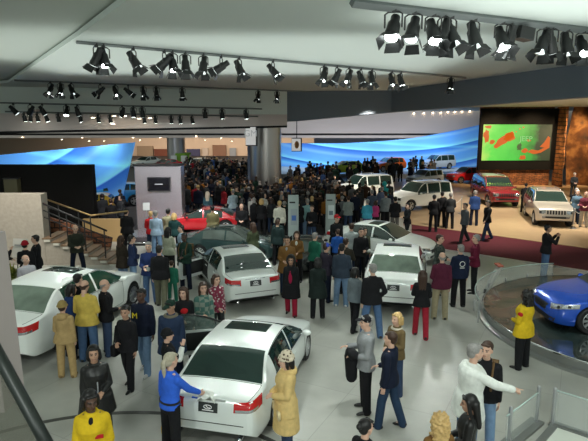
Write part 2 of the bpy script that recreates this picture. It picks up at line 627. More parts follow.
    # window surround
    if lod < 2 and not getattr(s, 'open_top', False):
        for sg in (1, -1):
            m = MB()
            xa, xb = s.sw[0][0] + .03, s.sw[-1][1] - .03
            m.tube([Vector((x, sg * (s.gh(x, .02)[0] + .004), s.gh(x, .02)[1])) for x in [xa + (xb - xa) * k / 16 for k in range(17)]], .011, 6)
            m.tube([Vector((x, sg * (s.gh(x, .97)[0] + .002), s.gh(x, .97)[1])) for x in [xa + (xb - xa) * k / 16 for k in range(17)]], .009, 6)
            m.build('window_trim', getattr(s, 'trimmat', BLACKP), root, smooth=True)
    if extras: extras(s, root, bvh, paint)
    return root, s

SED_L = dict(hla=38, hlq=[(-.22, .64), (.26, .56), (.27, .66), (-.26, .745)], tlq=[(-.26, .8), (.26, .755), (.24, .915), (-.28, .955)], tla=35,
    grille=[(-.34, .46), (.34, .46), (.4, .6), (-.4, .6)], lowgrille=[(-.55, .27), (.55, .27), (.6, .36), (-.6, .36)], handles=(.02, -1.0), doorx=(.95, -.16, -1.02), platez=.8)
SUV_L = dict(hla=15, hlq=[(-.02, .72), (.22, .72), (.22, .88), (-.02, .89)], tlq=[(-.1, .85), (.12, .85), (.1, 1.04), (-.08, 1.04)], tla=35,
    grille=[(-.44, .7), (.44, .7), (.46, .89), (-.46, .89)], lowgrille=[(-.6, .5), (.6, .5), (.6, .6), (-.6, .6)], handles=(.1, -.85), doorx=(.9, -.02, -.95), platez=.85, slots=7)
# ---------------------------------------------------------------- people (local: facing +y, right +x, feet z=0, built 1.75 m tall)
SKIN = {'pale': mat('skin_pale', (.62, .38, .28), rough=.55), 'tan': mat('skin_tan', (.42, .24, .16), rough=.55), 'dark': mat('skin_dark', (.09, .045, .03), rough=.5)}
EYE = mat('eye_dark', (.02, .016, .014), rough=.3)
LIPS = {'pale': mat('lips_pale', (.45, .18, .15), rough=.5), 'tan': mat('lips_tan', (.3, .13, .1), rough=.5), 'dark': mat('lips_dark', (.1, .035, .03), rough=.5)}
HAIRM = {'black': mat('hair_black', (.008, .007, .007), rough=.45), 'brown': mat('hair_brown', (.04, .018, .01), rough=.5, noise=(40, .4)),
         'grey': mat('hair_grey', (.24, .23, .22), rough=.6, noise=(40, .4)), 'blond': mat('hair_blond', (.5, .33, .13), rough=.5, noise=(40, .35)),
         'ash': mat('hair_ash', (.4, .36, .27), rough=.5, noise=(40, .3)), 'white': mat('hair_white', (.55, .54, .5), rough=.6)}
SHOE = mat('shoe_black', (.012, .012, .012), rough=.4)
SHOEW = mat('shoe_white', (.7, .7, .7), rough=.5)

def ax(flex, abd, side):
    f, a = R(flex), R(abd)
    return Vector((side * math.sin(a), math.cos(a) * math.sin(f), -math.cos(a) * math.cos(f)))

ARMS = {  # upper flex, upper abd, elbow extra flex, fore abd, hand pose
    'down': (-2, 7, 10, 4, 'relaxed'), 'back': (-22, 9, 14, 5, 'relaxed'), 'fwd': (18, 8, 22, 2, 'relaxed'), 'pocket': (-18, 20, 52, -28, 'relaxed'),
    'front': (8, 10, 72, -34, 'relaxed'), 'hold': (18, 12, 82, -22, 'relaxed'), 'phone': (42, 10, 78, -12, 'relaxed'), 'point': (62, 14, 14, 8, 'point'),
    'reach': (42, 6, 14, 0, 'relaxed'), 'cross': (14, 14, 84, -62, 'relaxed'), 'hip': (-20, 42, 60, -50, 'relaxed'), 'face': (48, 14, 112, -20, 'relaxed'),
    'camera': (52, 16, 100, -30, 'relaxed'), 'out': (30, 30, 24, 30, 'relaxed')}
LEGS = {'stand': ((1, 2, 4), (-1, 1, 4)), 'stride': ((20, 6, 2), (-18, 14, 2)), 'step': ((12, 5, 3), (-10, 10, 3)), 'wide': ((2, 2, 9), (-2, 3, 9)), 'sit': ((84, 88, 8), (80, 84, 8))}

class Pose:
    def __init__(s, arms=('down', 'down'), legs='stand', lean=0, twist=0, hyaw=0, hpitch=0, female=False, bulk=1.0, flip=False):
        s.key = (arms, legs, lean, twist, hyaw, hpitch, female, bulk, flip)
        s.female, s.bulk = female, bulk
        lg = LEGS[legs]
        if flip: lg = (lg[1], lg[0])
        hips = []
        s.leg = []
        hz = .93
        hx = .092
        for side, (fl, kn, ab) in zip((-1, 1), lg):
            h = Vector((side * hx, 0, 0))
            k = h + ax(fl, ab, side) * .425
            a = k + ax(fl - kn, ab * .6, side) * .42
            s.leg.append([h, k, a, fl - kn])
        zmin = min(l[2].z for l in s.leg)
        s.pz = -zmin + .085
        off = Vector((0, 0, s.pz))
        for l in s.leg:
            for i in range(3): l[i] = l[i] + off
        s.pel = off.copy()
        s.T = Matrix.Rotation(R(-lean), 3, 'X')      # forward lean: +y
        tw = Matrix.Rotation(R(twist), 3, 'Z')
        s.tw = tw
        s.arm = []
        sw = .152 if female else .176
        for side, nm in zip((-1, 1), arms):
            fl, ab, el, fa, hand = ARMS[nm]
            sh = off + s.T @ (tw @ Vector((side * sw, -.01, .452)))
            u = tw @ ax(fl + lean * -.0, ab, side)
            e = sh + u * .285
            f = tw @ ax(fl + el, fa, side)
            w = e + f * .245
            s.arm.append([sh, e, w, f, hand, side])
        s.neck = off + s.T @ Vector((0, -.015, .545))
        s.hm = Matrix.Translation(off + s.T @ Vector((0, .012, .705))) @ Matrix.Scale(1.09, 4) @ (Matrix.Rotation(R(hyaw), 4, 'Z') @ Matrix.Rotation(R(-lean * .4 - hpitch), 4, 'X'))

def torso_secs(p, grow=0.0, z0=-.06, z1=.52, flare=0.0):
    f = p.female
    K = [(-.08, .15, .105, 0), (0, .165, .118, -.01), (.08, .158, .112, -.005), (.17, .142 if not f else .124, .1, .005), (.28, .155 if not f else .138, .112, .01), (.37, .172 if not f else .15, .122 if not f else .13, .012), (.45, .175 if not f else .152, .108, 0), (.50, .135, .085, -.008), (.535, .075, .066, -.012)]
    out = []
    n = 12
    for i in range(n + 1):
        z = z0 + (z1 - z0) * i / n
        zz = max(-.08, min(.535, z))
        rx = interp([(k[0], k[1]) for k in K], zz) * (1 + (p.bulk - 1) * .8) + grow
        ry = interp([(k[0], k[2]) for k in K], zz) * (1 + (p.bulk - 1) * 1.3) + grow
        yo = interp([(k[0], k[3]) for k in K], zz)
        if grow > .017 and z0 <= -.1 and z1 > .3:
            q = max(0, min(1, (.16 - z) / .16))
            rx = rx * (1 - q) + max(rx, .208 * p.bulk + grow * .4) * q
            ry = ry * (1 - q) + max(ry, .135 * p.bulk + grow * .6) * q
        if z < 0:
            rx += flare * (-z); ry += flare * (-z)
        tw = Matrix.Identity(3).lerp(p.tw, max(0, min(1, z / .45))) if hasattr(Matrix, 'lerp') else p.tw
        c = Vector((0, yo, z)) if z > 0 else Vector((0, yo, z))
        T = p.T if z > 0 else Matrix.Identity(3)
        out.append((p.pel + T @ c, T @ (tw @ Vector((rx, 0, 0))), T @ (tw @ Vector((0, ry, 0)))))
    return out

def hand_parts(mb, w, f, pose, side, palm_dir):
    """palm + four fingers + thumb along f from wrist w"""
    f = f.normalized()
    n = (palm_dir - f * palm_dir.dot(f)).normalized()       # the side the fingers curl to
    l = f.cross(n).normalized()                            # across the palm
    th = l * side                                          # thumb side
    for q in (-.026, -.009, .009, .026):
        mb.cap(w + f * .005 + l * q * .6, w + f * .085 + l * q, .016, .0135, 8)
    curl = {'relaxed': (16, 32), 'point': (70, 95), 'flat': (2, 4)}[pose]
    for k, (q, ln) in enumerate(((.029, .066), (.0098, .075), (-.0098, .07), (-.029, .055))):
        c0, c1 = curl
        if pose == 'point' and k == 0: c0, c1 = 2, 4
        b = w + f * .09 + th * q
        d0 = f * math.cos(R(c0)) + n * math.sin(R(c0)) + th * q * 2
        d1 = f * math.cos(R(c0 + c1)) + n * math.sin(R(c0 + c1)) + th * q * 2
        m = b + d0.normalized() * ln * .52
        mb.cap(b, m, .0098, .0092, 7)
        mb.cap(m, m + d1.normalized() * ln * .52, .0092, .0078, 7)
    b = w + f * .025 + th * .028
    m = b + (f * .6 + th * .55 + n * .35).normalized() * .042
    mb.cap(b, m, .0125, .0105, 7)
    mb.cap(m, m + (f * .85 + th * .2 + n * .3).normalized() * .03, .0105, .0088, 7)

def head_parts(mb, M, detail=True):
    r3 = M.to_3x3()
    def E(c, r): mb.ell(M @ Vector(c), r, 16, r3)
    def C(a, b, r0, r1): mb.cap(M @ Vector(a), M @ Vector(b), r0, r1, 10)
    E((0, -.014, .035), (.075, .094, .084))
    E((0, .014, -.028), (.063, .074, .082))
    E((0, .034, -.078), (.043, .046, .036))
    if detail:
        C((0, .088, .012), (0, .103, -.022), .009, .0145)
        for q in (-1, 1):
            E((q * .076, -.008, -.006), (.012, .02, .031))
            C((q * .012, .083, .026), (q * .048, .066, .026), .009, .008)
            E((q * .04, .062, -.02), (.02, .016, .018))
        C((-.018, .082, -.055), (.018, .082, -.055), .0085, .0085)
    C((0, -.018, -.07), (0, -.028, -.19), .054, .058)

BODYC = {}
def body_mesh(p, voxel, hands=True):
    key = ('b', p.key, voxel)
    if key in BODYC: return BODYC[key]
    mb = MB()
    mb.loft(torso_secs(p))
    for h, k, a, sh in p.leg:
        b = p.bulk
        mb.cap(h + Vector((0, 0, .02)), k, .088 * b, .056 * b, 12)
        mid = k + (a - k) * .3 + Vector((0, -.012, 0))
        mb.cap(k, mid, .053, .055, 10); mb.cap(mid, a, .055, .036, 10)
        mb.cap(a + Vector((0, -.02, -.045)), a + Vector((0, .1, -.058)), .03, .02, 8)
    for sh, e, w, f, hand, side in p.arm:
        mb.cap(sh, e, .055, .041, 10); mb.cap(e, w, .042, .028, 10)
        inward = Vector((-side, .25, 0)) if abs(f.z) > .5 else Vector((-side * .5, 0, -1))
        hand_parts(mb, w, f, hand, side, inward)
        mb.cap(sh, p.neck + Vector((0, 0, -.02)), .05, .045, 10)
    head_parts(mb, p.hm)
    me = remesh(mb, voxel, 'person', 1)
    # face features by position in the head frame: 0 skin 1 eye 2 lips 3 brow
    inv = p.hm.inverted()
    mi = []
    for poly in me.polygons:
        q = inv @ poly.center
        k = 0
        if q.y > .045 and abs(q.x) < .06 and abs(q.z) < .09:
            if abs(abs(q.x) - .03) < .0125 and abs(q.z - .01) < .0075: k = 1
            elif abs(q.x) < .025 and abs(q.z + .056) < .008 and q.y > .06: k = 2
            elif .012 < abs(q.x) < .05 and .026 < q.z < .036: k = 3
        mi.append(k)
    me.polygons.foreach_set('material_index', mi)
    BODYC[key] = me
    return me

def top_mesh(p, voxel, length=-.1, loose=.022, flare=.15, hood=False, collar=True, sleeve=1.0):
    key = ('t', p.key, voxel, length, loose, flare, hood, collar, sleeve)
    if key in BODYC: return BODYC[key]
    mb = MB()
    mb.loft(torso_secs(p, loose, max(length, -.2), .52, flare))
    if length < -.2:      # long coat: skirt follows the hips
        rings = []
        for i in range(8):
            z = .02 + (length - .02) * i / 7
            g = (.2 + .045 * i / 7) * p.bulk + loose * .5
            cy = sum((l[1].y) for l in p.leg) / 2 * i / 7 * .5
            rings.append((p.pel + Vector((0, cy, z)), Vector((g, 0, 0)), Vector((0, g * .82, 0))))
        mb.loft(list(reversed(rings)))
    for sh, e, w, f, hand, side in p.arm:
        mb.cap(sh, e, .054 + loose * .75, .047 + loose * .7, 12)
        if sleeve >= 1:
            mb.cap(e, e + (w - e) * .93, .047 + loose * .7, .034 + loose * .6, 12)
        mb.cap(sh, p.neck + Vector((0, 0, -.045)), .052 + loose * .4, .05 + loose * .3, 10)
    if collar:
        c = p.neck + Vector((0, -.004, .0))
        pts = [c + p.T @ Vector((.066 * math.cos(t), .066 * math.sin(t), -.012 * math.sin(t))) for t in [2 * PI * k / 16 for k in range(17)]]
        mb.tube(pts, .021, 8)
    if hood:
        c = p.neck + p.T @ Vector((0, -.1, -.02))
        mb.ell(c, (.12, .075, .085), 14)
        mb.cap(p.neck + p.T @ Vector((-.09, -.03, 0)), p.neck + p.T @ Vector((-.06, .055, -.03)), .035, .022)
        mb.cap(p.neck + p.T @ Vector((.09, -.03, 0)), p.neck + p.T @ Vector((.06, .055, -.03)), .035, .022)
    me = remesh(mb, voxel, 'jacket', 3)
    BODYC[key] = me
    return me

def legs_mesh(p, voxel, loose=.02, low=1.0, flare=.012):
    key = ('l', p.key, voxel, loose, low, flare)
    if key in BODYC: return BODYC[key]
    mb = MB()
    mb.loft(torso_secs(p, loose * .7, -.1, .1))
    for h, k, a, sh in p.leg:
        b = p.bulk
        mb.cap(h + Vector((0, 0, .0)), k, .086 * b + loose * .5, .06 * b + loose, 12)
        e = k + (a - k) * low + Vector((0, -.008, -.05 * low))
        mb.cap(k, e, .06 * b + loose, .046 + loose * .7 + flare, 12)
    me = remesh(mb, voxel, 'trousers', 3)
    BODYC[key] = me
    return me

def hair_mesh(style, voxel=.008):
    key = ('h', style)
    if key in BODYC: return BODYC[key]
    mb = MB()
    E = lambda c, r, rot=None: mb.ell(Vector(c), r, 16, rot)
    C = lambda a, b, r0, r1: mb.cap(a, b, r0, r1, 10)
    if style in ('short', 'pony', 'bun'):
        E((0, -.032, .052), (.083, .091, .081)); E((0, -.06, .0), (.072, .055, .07))
        C((-.072, -.005, .05), (-.07, -.01, .01), .014, .008); C((.072, -.005, .05), (.07, -.01, .01), .014, .008)
        C((-.05, .055, .085), (.05, .055, .085), .018, .018)
    if style == 'balding':
        for q in (-1, 1): C((q * .066, -.01, .02), (q * .05, -.075, .0), .022, .026)
        C((-.05, -.075, 0), (.05, -.075, 0), .027, .027); C((-.03, -.075, -.04), (.03, -.075, -.04), .022, .022)
    if style == 'pony':
        C((0, -.11, .05), (0, -.14, .0), .028, .034); C((0, -.14, 0), (0, -.13, -.12), .036, .032); C((0, -.13, -.12), (0, -.12, -.24), .032, .012)
    if style == 'bun': E((0, -.13, .06), (.04, .04, .04))
    if style in ('long', 'verylong', 'bob', 'curly'):
        E((0, -.03, .05), (.088, .094, .086)); E((0, -.065, -.01), (.085, .06, .09))
        C((-.04, .055, .088), (.04, .055, .088), .02, .02)
        dn = {'long': -.2, 'verylong': -.3, 'bob': -.1, 'curly': -.16}[style]
        for q in (-1, 1):
            C((q * .078, .005, .05), (q * .085, -.005, -.06), .024, .026); C((q * .085, -.005, -.06), (q * .075, -.02 - .02 * (dn < -.15), dn), .028, .02)
            C((q * .045, -.085, .0), (q * .05, -.1, dn), .05, .035)
        C((0, -.09, 0), (0, -.105, dn), .055, .038)
        if style == 'curly':
            rnd = random.Random(3)
            for k in range(150):
                a = rnd.uniform(0, 2 * PI); z = rnd.uniform(-.17, .14)
                if math.sin(a) > .35 and z < .07: continue
                rr = .1 + .02 * rnd.random() - max(0, z - .06) * .75
                E((rr * math.cos(a), rr * math.sin(a) - .03, z), (.02, .02, .02))
    if style == 'cap':
        E((0, -.022, .055), (.086, .1, .078))
        E((0, .115, .052), (.062, .062, .011), Euler((R(-8), 0, 0)).to_matrix())
        E((0, -.022, .135), (.01, .01, .007))
    if style == 'beanie':
        E((0, -.02, .06), (.09, .104, .09))
        mb.tube([(.089 * math.cos(t), -.016 + .105 * math.sin(t), .035) for t in [2 * PI * k / 24 for k in range(25)]], .02, 8)
    if style == 'hoodup':
        mb.tube([(.1 * math.cos(t), .03, .02 + .125 * math.sin(t)) for t in [2 * PI * k / 24 for k in range(25)]], .027, 8)
        E((0, -.05, .035), (.115, .1, .13)); E((0, -.06, -.1), (.11, .09, .08))
    if style == 'hatfur':
        rnd = random.Random(5)
        E((0, -.02, .06), (.098, .11, .1))
        for k in range(120):
            a = rnd.uniform(0, 2 * PI); b = rnd.uniform(0, 1.3)
            E((.098 * math.cos(a) * math.cos(b), -.02 + .11 * math.sin(a) * math.cos(b), .06 + .1 * math.sin(b)), (.014, .014, .014))
        mb.tube([(.094 * math.cos(t), -.018 + .108 * math.sin(t), .04) for t in [2 * PI * k / 24 for k in range(25)]], .026, 8)
    me = remesh(mb, voxel, 'hair', 2)
    if style == 'hoodup':      # open face: drop what covers it
        bm = bmesh.new(); bm.from_mesh(me)
        bmesh.ops.delete(bm, geom=[v for v in bm.verts if v.co.y > .035 and abs(v.co.x) < .075 and -.1 < v.co.z < .11], context='VERTS')
        bm.to_mesh(me); bm.free()
    BODYC[key] = me
    return me

_mb = MB()
for _sx in (0,):
    _mb.cap((0, -.055, .04), (0, .1, .032), .042, .036, 10); _mb.cap((0, .1, .032), (0, .16, .025), .038, .026, 10); _mb.cap((0, -.03, .05), (0, -.02, .1), .046, .045, 10)
SHOE_ME = remesh(_mb, .012, 'shoe', 2)
for _v in SHOE_ME.vertices:
    _v.co.z = max(0, _v.co.z - .004)

def child(name, me, m, parent, M=None):
    o = bpy.data.objects.new(name, me)
    COL.objects.link(o); o.parent = parent
    if M is not None: o.matrix_local = M
    set_mats(o, m)
    return o

def set_mats(o, ms):
    ms = ms if isinstance(ms, (list, tuple)) else [ms]
    me = o.data
    while len(me.materials) < len(ms): me.materials.append(None)
    for i, m in enumerate(ms):
        o.material_slots[i].link = 'OBJECT'
        o.material_slots[i].material = m

PEOPLE = []
def person(label, loc, face, pose, top, bottom, skin='pale', hair=('short', 'brown'), height=1.75, coat=-.1, loose=.02, flare=.15, hood=False, sleeve=1.0,
           hat=None, shoe=None, topname='jacket', botname='trousers', bloose=.02, vox=.014, group=None, extra=None):
    """face: heading in degrees, 90 = away from the camera, 270 = towards it"""
    p = pose
    o = bpy.data.objects.new('person', body_mesh(p, vox))
    COL.objects.link(o)
    tag(o, label, 'person', group)
    o.location = loc
    o.rotation_euler = (0, 0, R(face - 90))
    k = height / 1.75
    o.scale = (k, k, k)
    set_mats(o, [SKIN[skin], EYE, LIPS[skin], HAIRM['black'] if hair[1] not in HAIRM else HAIRM[hair[1]]])
    child(topname, top_mesh(p, vox * 1.1, coat, loose, flare, hood, True, sleeve), top, o)
    child(botname, legs_mesh(p, vox * 1.1, bloose), bottom, o)
    for h, kn, a, sh in p.leg:
        child('shoe', SHOE_ME, shoe or SHOE, o, Matrix.Translation(Vector((a.x, a.y, a.z - .085))) @ Matrix.Rotation(R(-6 if a.x > 0 else 6), 4, 'Z') @ Matrix.Rotation(R(sh * .6) if sh < 0 else R(sh * .4), 4, 'X'))
    if hair[0] and hair[0] != 'bald':
        child('hair', hair_mesh(hair[0]), HAIRM[hair[1]], o, p.hm)
    if hat:
        child({'cap': 'cap', 'beanie': 'beanie', 'hoodup': 'hood', 'hatfur': 'hat'}[hat[0]], hair_mesh(hat[0]), hat[1], o, p.hm)
    if extra: extra(o, p)
    PEOPLE.append((o.location.x, o.location.y))
    return o

CROWDM = {}
def crowd_mesh(pose, coat, long_hair, cap, voxel=.026):
    """one continuous far figure; faces sorted into skin, hair, top, legs, shoes"""
    p = pose
    mb = MB()
    mb.loft(torso_secs(p, .03, max(coat, -.18), .52, .15))
    if coat < -.2:
        mb.loft([(p.pel + Vector((0, 0, coat + (.02 - coat) * i / 5)), Vector((.2, 0, 0)), Vector((0, .17, 0))) for i in range(6)])
    for h, k, a, sh in p.leg:
        mb.cap(h, k, .1, .075, 10); mb.cap(k, a, .075, .06, 10)
        mb.cap(a + Vector((0, -.03, -.045)), a + Vector((0, .14, -.05)), .045, .036, 8)
    hands = []
    for sh, e, w, f, hand, side in p.arm:
        mb.cap(sh, e, .075, .06, 10); mb.cap(e, w, .06, .045, 10)
        mb.cap(w, w + f * .13, .04, .03, 8); hands.append(w + f * .09)
        mb.cap(sh, p.neck + Vector((0, 0, -.04)), .065, .06, 10)
    head_parts(mb, p.hm, False)
    M = p.hm
    def E(c, r): mb.ell(M @ Vector(c), r, 12, M.to_3x3())
    E((0, -.03, .052), (.09, .1, .088))
    if long_hair:
        E((0, -.08, -.08), (.09, .06, .13))
    if cap: E((0, .1, .06), (.065, .07, .02))
    me = remesh(mb, voxel, 'person', 2)
    inv = M.inverted()
    mi = []
    for poly in me.polygons:
        c = poly.center
        q = inv @ c
        if q.z > -.13 and q.length < .3:
            k = 0
            if q.y < .03 and q.z > (-.05 if not long_hair else -.3): k = 1
            if q.z > .075: k = 1
            if long_hair and q.y < .0: k = 1
            if q.z < -.1 and q.y < .05: k = 2
        elif min((c - h).length for h in hands) < .075: k = 0
        elif c.z < .09: k = 4
        elif c.z < p.pel.z + max(coat, -.6): k = 3
        else: k = 2
        mi.append(k)
    me.polygons.foreach_set('material_index', mi)
    for i in range(5): me.materials.append(None)
    return me

def crowd_person(label, loc, face, me, cols, height=1.72, group=None):
    o = bpy.data.objects.new('person', me)
    COL.objects.link(o)
    tag(o, label, 'person', group)
    o.location = loc; o.rotation_euler = (0, 0, R(face - 90))
    k = height / 1.75
    o.scale = (k, k, k)
    for i, m in enumerate(cols):
        o.material_slots[i].link = 'OBJECT'; o.material_slots[i].material = m
    PEOPLE.append((loc[0], loc[1]))
    return o
# ---------------------------------------------------------------- node materials of the setting
def nodes(name):
    m = bpy.data.materials.new(name); m.use_nodes = True
    nt = m.node_tree
    return m, nt, nt.nodes['Principled BSDF']

def floor_material():
    m, nt, b = nodes('pale_stone_floor')
    tc = nt.nodes.new('ShaderNodeTexCoord')
    n = nt.nodes.new('ShaderNodeTexNoise'); n.inputs['Scale'].default_value = .9; n.inputs['Detail'].default_value = 6
    nt.links.new(tc.outputs['Object'], n.inputs['Vector'])
    br = nt.nodes.new('ShaderNodeTexBrick')
    br.offset = 0; br.inputs['Scale'].default_value = .55; br.inputs['Mortar Size'].default_value = .004
    br.inputs['Brick Width'].default_value = 1; br.inputs['Row Height'].default_value = 1
    br.inputs['Color1'].default_value = (.395, .395, .36, 1); br.inputs['Color2'].default_value = (.37, .37, .335, 1); br.inputs['Mortar'].default_value = (.3, .3, .27, 1)
    mp = nt.nodes.new('ShaderNodeMapping'); mp.inputs['Rotation'].default_value = (0, 0, R(28))
    nt.links.new(tc.outputs['Object'], mp.inputs['Vector']); nt.links.new(mp.outputs['Vector'], br.inputs['Vector'])
    rp = nt.nodes.new('ShaderNodeMapRange'); rp.inputs['From Min'].default_value = .3; rp.inputs['From Max'].default_value = .7; rp.inputs['To Min'].default_value = .82; rp.inputs['To Max'].default_value = 1.1
    nt.links.new(n.outputs['Fac'], rp.inputs['Value'])
    mx = nt.nodes.new('ShaderNodeVectorMath'); mx.operation = 'SCALE'
    nt.links.new(br.outputs['Color'], mx.inputs[0]); nt.links.new(rp.outputs['Result'], mx.inputs['Scale'])
    nt.links.new(mx.outputs[0], b.inputs['Base Color'])
    b.inputs['Roughness'].default_value = .32; b.inputs['Specular IOR Level'].default_value = .35
    return m

def wave_wall_material(name, cx, cz, sx, sc, ph):
    """printed swoosh graphic: broad curved bands, cobalt to cyan and pale blue"""
    m, nt, b = nodes(name)
    tc = nt.nodes.new('ShaderNodeTexCoord')
    sp = nt.nodes.new('ShaderNodeSeparateXYZ'); nt.links.new(tc.outputs['Object'], sp.inputs[0])
    def M_(op, a, bb=None):
        n = nt.nodes.new('ShaderNodeMath'); n.operation = op
        for i, v in enumerate((a, bb)):
            if v is None: continue
            if isinstance(v, (int, float)): n.inputs[i].default_value = v
            else: nt.links.new(v, n.inputs[i])
        return n.outputs[0]
    def rings(cx, cz, sx, sc, ph, stops):
        dx = M_('MULTIPLY', M_('SUBTRACT', sp.outputs['X'], cx), sx); dz = M_('SUBTRACT', sp.outputs['Z'], cz)
        r = M_('SQRT', M_('ADD', M_('MULTIPLY', dx, dx), M_('MULTIPLY', dz, dz)))
        f = M_('FRACT', M_('ADD', M_('MULTIPLY', r, sc), ph))
        cr = nt.nodes.new('ShaderNodeValToRGB'); el = cr.color_ramp.elements
        el[0].position, el[0].color = stops[0][0], (*stops[0][1], 1); el[1].position, el[1].color = stops[-1][0], (*stops[-1][1], 1)
        for p_, c in stops[1:-1]:
            e = el.new(p_); e.color = (*c, 1)
        nt.links.new(f, cr.inputs['Fac'])
        return cr.outputs['Color']
    A = rings(cx, cz, sx, sc, ph, [(0, (.09, .3, .78)), (.3, (.11, .36, .82)), (.48, (.2, .62, .9)), (.52, (.02, .1, .5)), (.7, (.05, .2, .66)), (.85, (.16, .4, .82)), (.97, (.09, .3, .78))])
    B = rings(cx + 14, cz + 9, sx * .75, sc * .6, ph + .3, [(0, (0, 0, 0)), (.45, (.0, .02, .04)), (.55, (.05, .22, .2)), (.6, (0, .03, .05)), (1, (0, 0, 0))])
    ad = nt.nodes.new('ShaderNodeVectorMath'); ad.operation = 'ADD'
    nt.links.new(A, ad.inputs[0]); nt.links.new(B, ad.inputs[1])
    nt.links.new(ad.outputs[0], b.inputs['Base Color'])
    b.inputs['Roughness'].default_value = .6
    nt.links.new(ad.outputs[0], b.inputs['Emission Color']); b.inputs['Emission Strength'].default_value = .3  # faint glow added to the print, standing in for flood light on it
    return m

def rock_material(name, c1, c2, c3, scale):
    m, nt, b = nodes(name)
    tc = nt.nodes.new('ShaderNodeTexCoord')
    br = nt.nodes.new('ShaderNodeTexBrick'); br.inputs['Scale'].default_value = scale
    br.inputs['Color1'].default_value = (*c1, 1); br.inputs['Color2'].default_value = (*c2, 1); br.inputs['Mortar'].default_value = (*c3, 1)
    br.inputs['Mortar Size'].default_value = .03; br.inputs['Brick Width'].default_value = .7; br.inputs['Row Height'].default_value = .22
    mp = nt.nodes.new('ShaderNodeMapping'); mp.inputs['Rotation'].default_value = (R(90), 0, 0)
    nt.links.new(tc.outputs['Object'], mp.inputs['Vector'])
    n = nt.nodes.new('ShaderNodeTexNoise'); n.inputs['Scale'].default_value = 2.2; n.inputs['Detail'].default_value = 8
    nt.links.new(tc.outputs['Object'], n.inputs['Vector'])
    ad = nt.nodes.new('ShaderNodeVectorMath'); ad.operation = 'MULTIPLY_ADD'
    ad.inputs[1].default_value = (.25, .25, .25)
    nt.links.new(n.outputs['Color'], ad.inputs[0]); nt.links.new(mp.outputs['Vector'], ad.inputs[2])
    nt.links.new(ad.outputs[0], br.inputs['Vector'])
    rp = nt.nodes.new('ShaderNodeMapRange'); rp.inputs['From Min'].default_value = .3; rp.inputs['From Max'].default_value = .7; rp.inputs['To Min'].default_value = .35; rp.inputs['To Max'].default_value = 1.5
    nt.links.new(n.outputs['Fac'], rp.inputs['Value'])
    mx = nt.nodes.new('ShaderNodeVectorMath'); mx.operation = 'SCALE'
    nt.links.new(br.outputs['Color'], mx.inputs[0]); nt.links.new(rp.outputs['Result'], mx.inputs['Scale'])
    nt.links.new(mx.outputs[0], b.inputs['Base Color'])
    b.inputs['Roughness'].default_value = .85
    bp = nt.nodes.new('ShaderNodeBump'); bp.inputs['Strength'].default_value = .8; bp.inputs['Distance'].default_value = .08
    nt.links.new(n.outputs['Fac'], bp.inputs['Height']); nt.links.new(bp.outputs['Normal'], b.inputs['Normal'])
    return m

def ramp_noise_material(name, scale, stops, rough=.4, emit=0, detail=5, metal=0):
    m, nt, b = nodes(name)
    tc = nt.nodes.new('ShaderNodeTexCoord')
    n = nt.nodes.new('ShaderNodeTexNoise'); n.inputs['Scale'].default_value = scale; n.inputs['Detail'].default_value = detail
    nt.links.new(tc.outputs['Object'], n.inputs['Vector'])
    cr = nt.nodes.new('ShaderNodeValToRGB'); el = cr.color_ramp.elements
    el[0].position, el[0].color = stops[0][0], (*stops[0][1], 1)
    el[1].position, el[1].color = stops[-1][0], (*stops[-1][1], 1)
    for p_, c in stops[1:-1]:
        e = el.new(p_); e.color = (*c, 1)
    nt.links.new(n.outputs['Fac'], cr.inputs['Fac'])
    nt.links.new(cr.outputs['Color'], b.inputs['Base Color'])
    b.inputs['Roughness'].default_value = rough; b.inputs['Metallic'].default_value = metal
    if emit:
        nt.links.new(cr.outputs['Color'], b.inputs['Emission Color']); b.inputs['Emission Strength'].default_value = emit
    return m

M_FLOOR = floor_material()
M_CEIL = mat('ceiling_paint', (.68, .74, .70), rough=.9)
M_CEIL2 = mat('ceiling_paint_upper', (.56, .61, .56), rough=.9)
M_FASCIA = mat('blue_grey_fascia', (.16, .19, .23), rough=.7)
M_BULK = mat('bulkhead_plaster', (.62, .52, .49), rough=.9)
M_TAN = mat('tan_wood_floor', (.42, .29, .165), rough=.35, noise=(1.5, .15))
M_CARPET = mat('maroon_carpet', (.085, .007, .015), rough=.95, noise=(6, .2))
M_DARKFLOOR = mat('dark_carpet', (.045, .042, .042), rough=.8, noise=(2, .3))
M_BEIGE = mat('beige_stone', (.40, .36, .31), rough=.85, noise=(9, .18), bump=.4)
M_BLACKW = mat('black_wall_panel', (.006, .006, .006), rough=.75, spec=.15)
M_STEEL = mat('brushed_steel', (.55, .55, .57), rough=.33, metal=.9)
M_DARKM = mat('dark_metal', (.03, .03, .032), rough=.45, metal=.3)
M_BRASS = mat('brass_rail', (.45, .3, .14), rough=.3, metal=.9)
M_WOOD = mat('warm_brown_wood', (.17, .07, .035), rough=.5, noise=(3, .35))
M_GLASSP = mat('clear_glass_pane', (.75, .82, .8), rough=.04, alpha=.14, spec=.8)
M_WHITE = mat('white_laminate', (.72, .72, .7), rough=.4)

ZC = 7.03
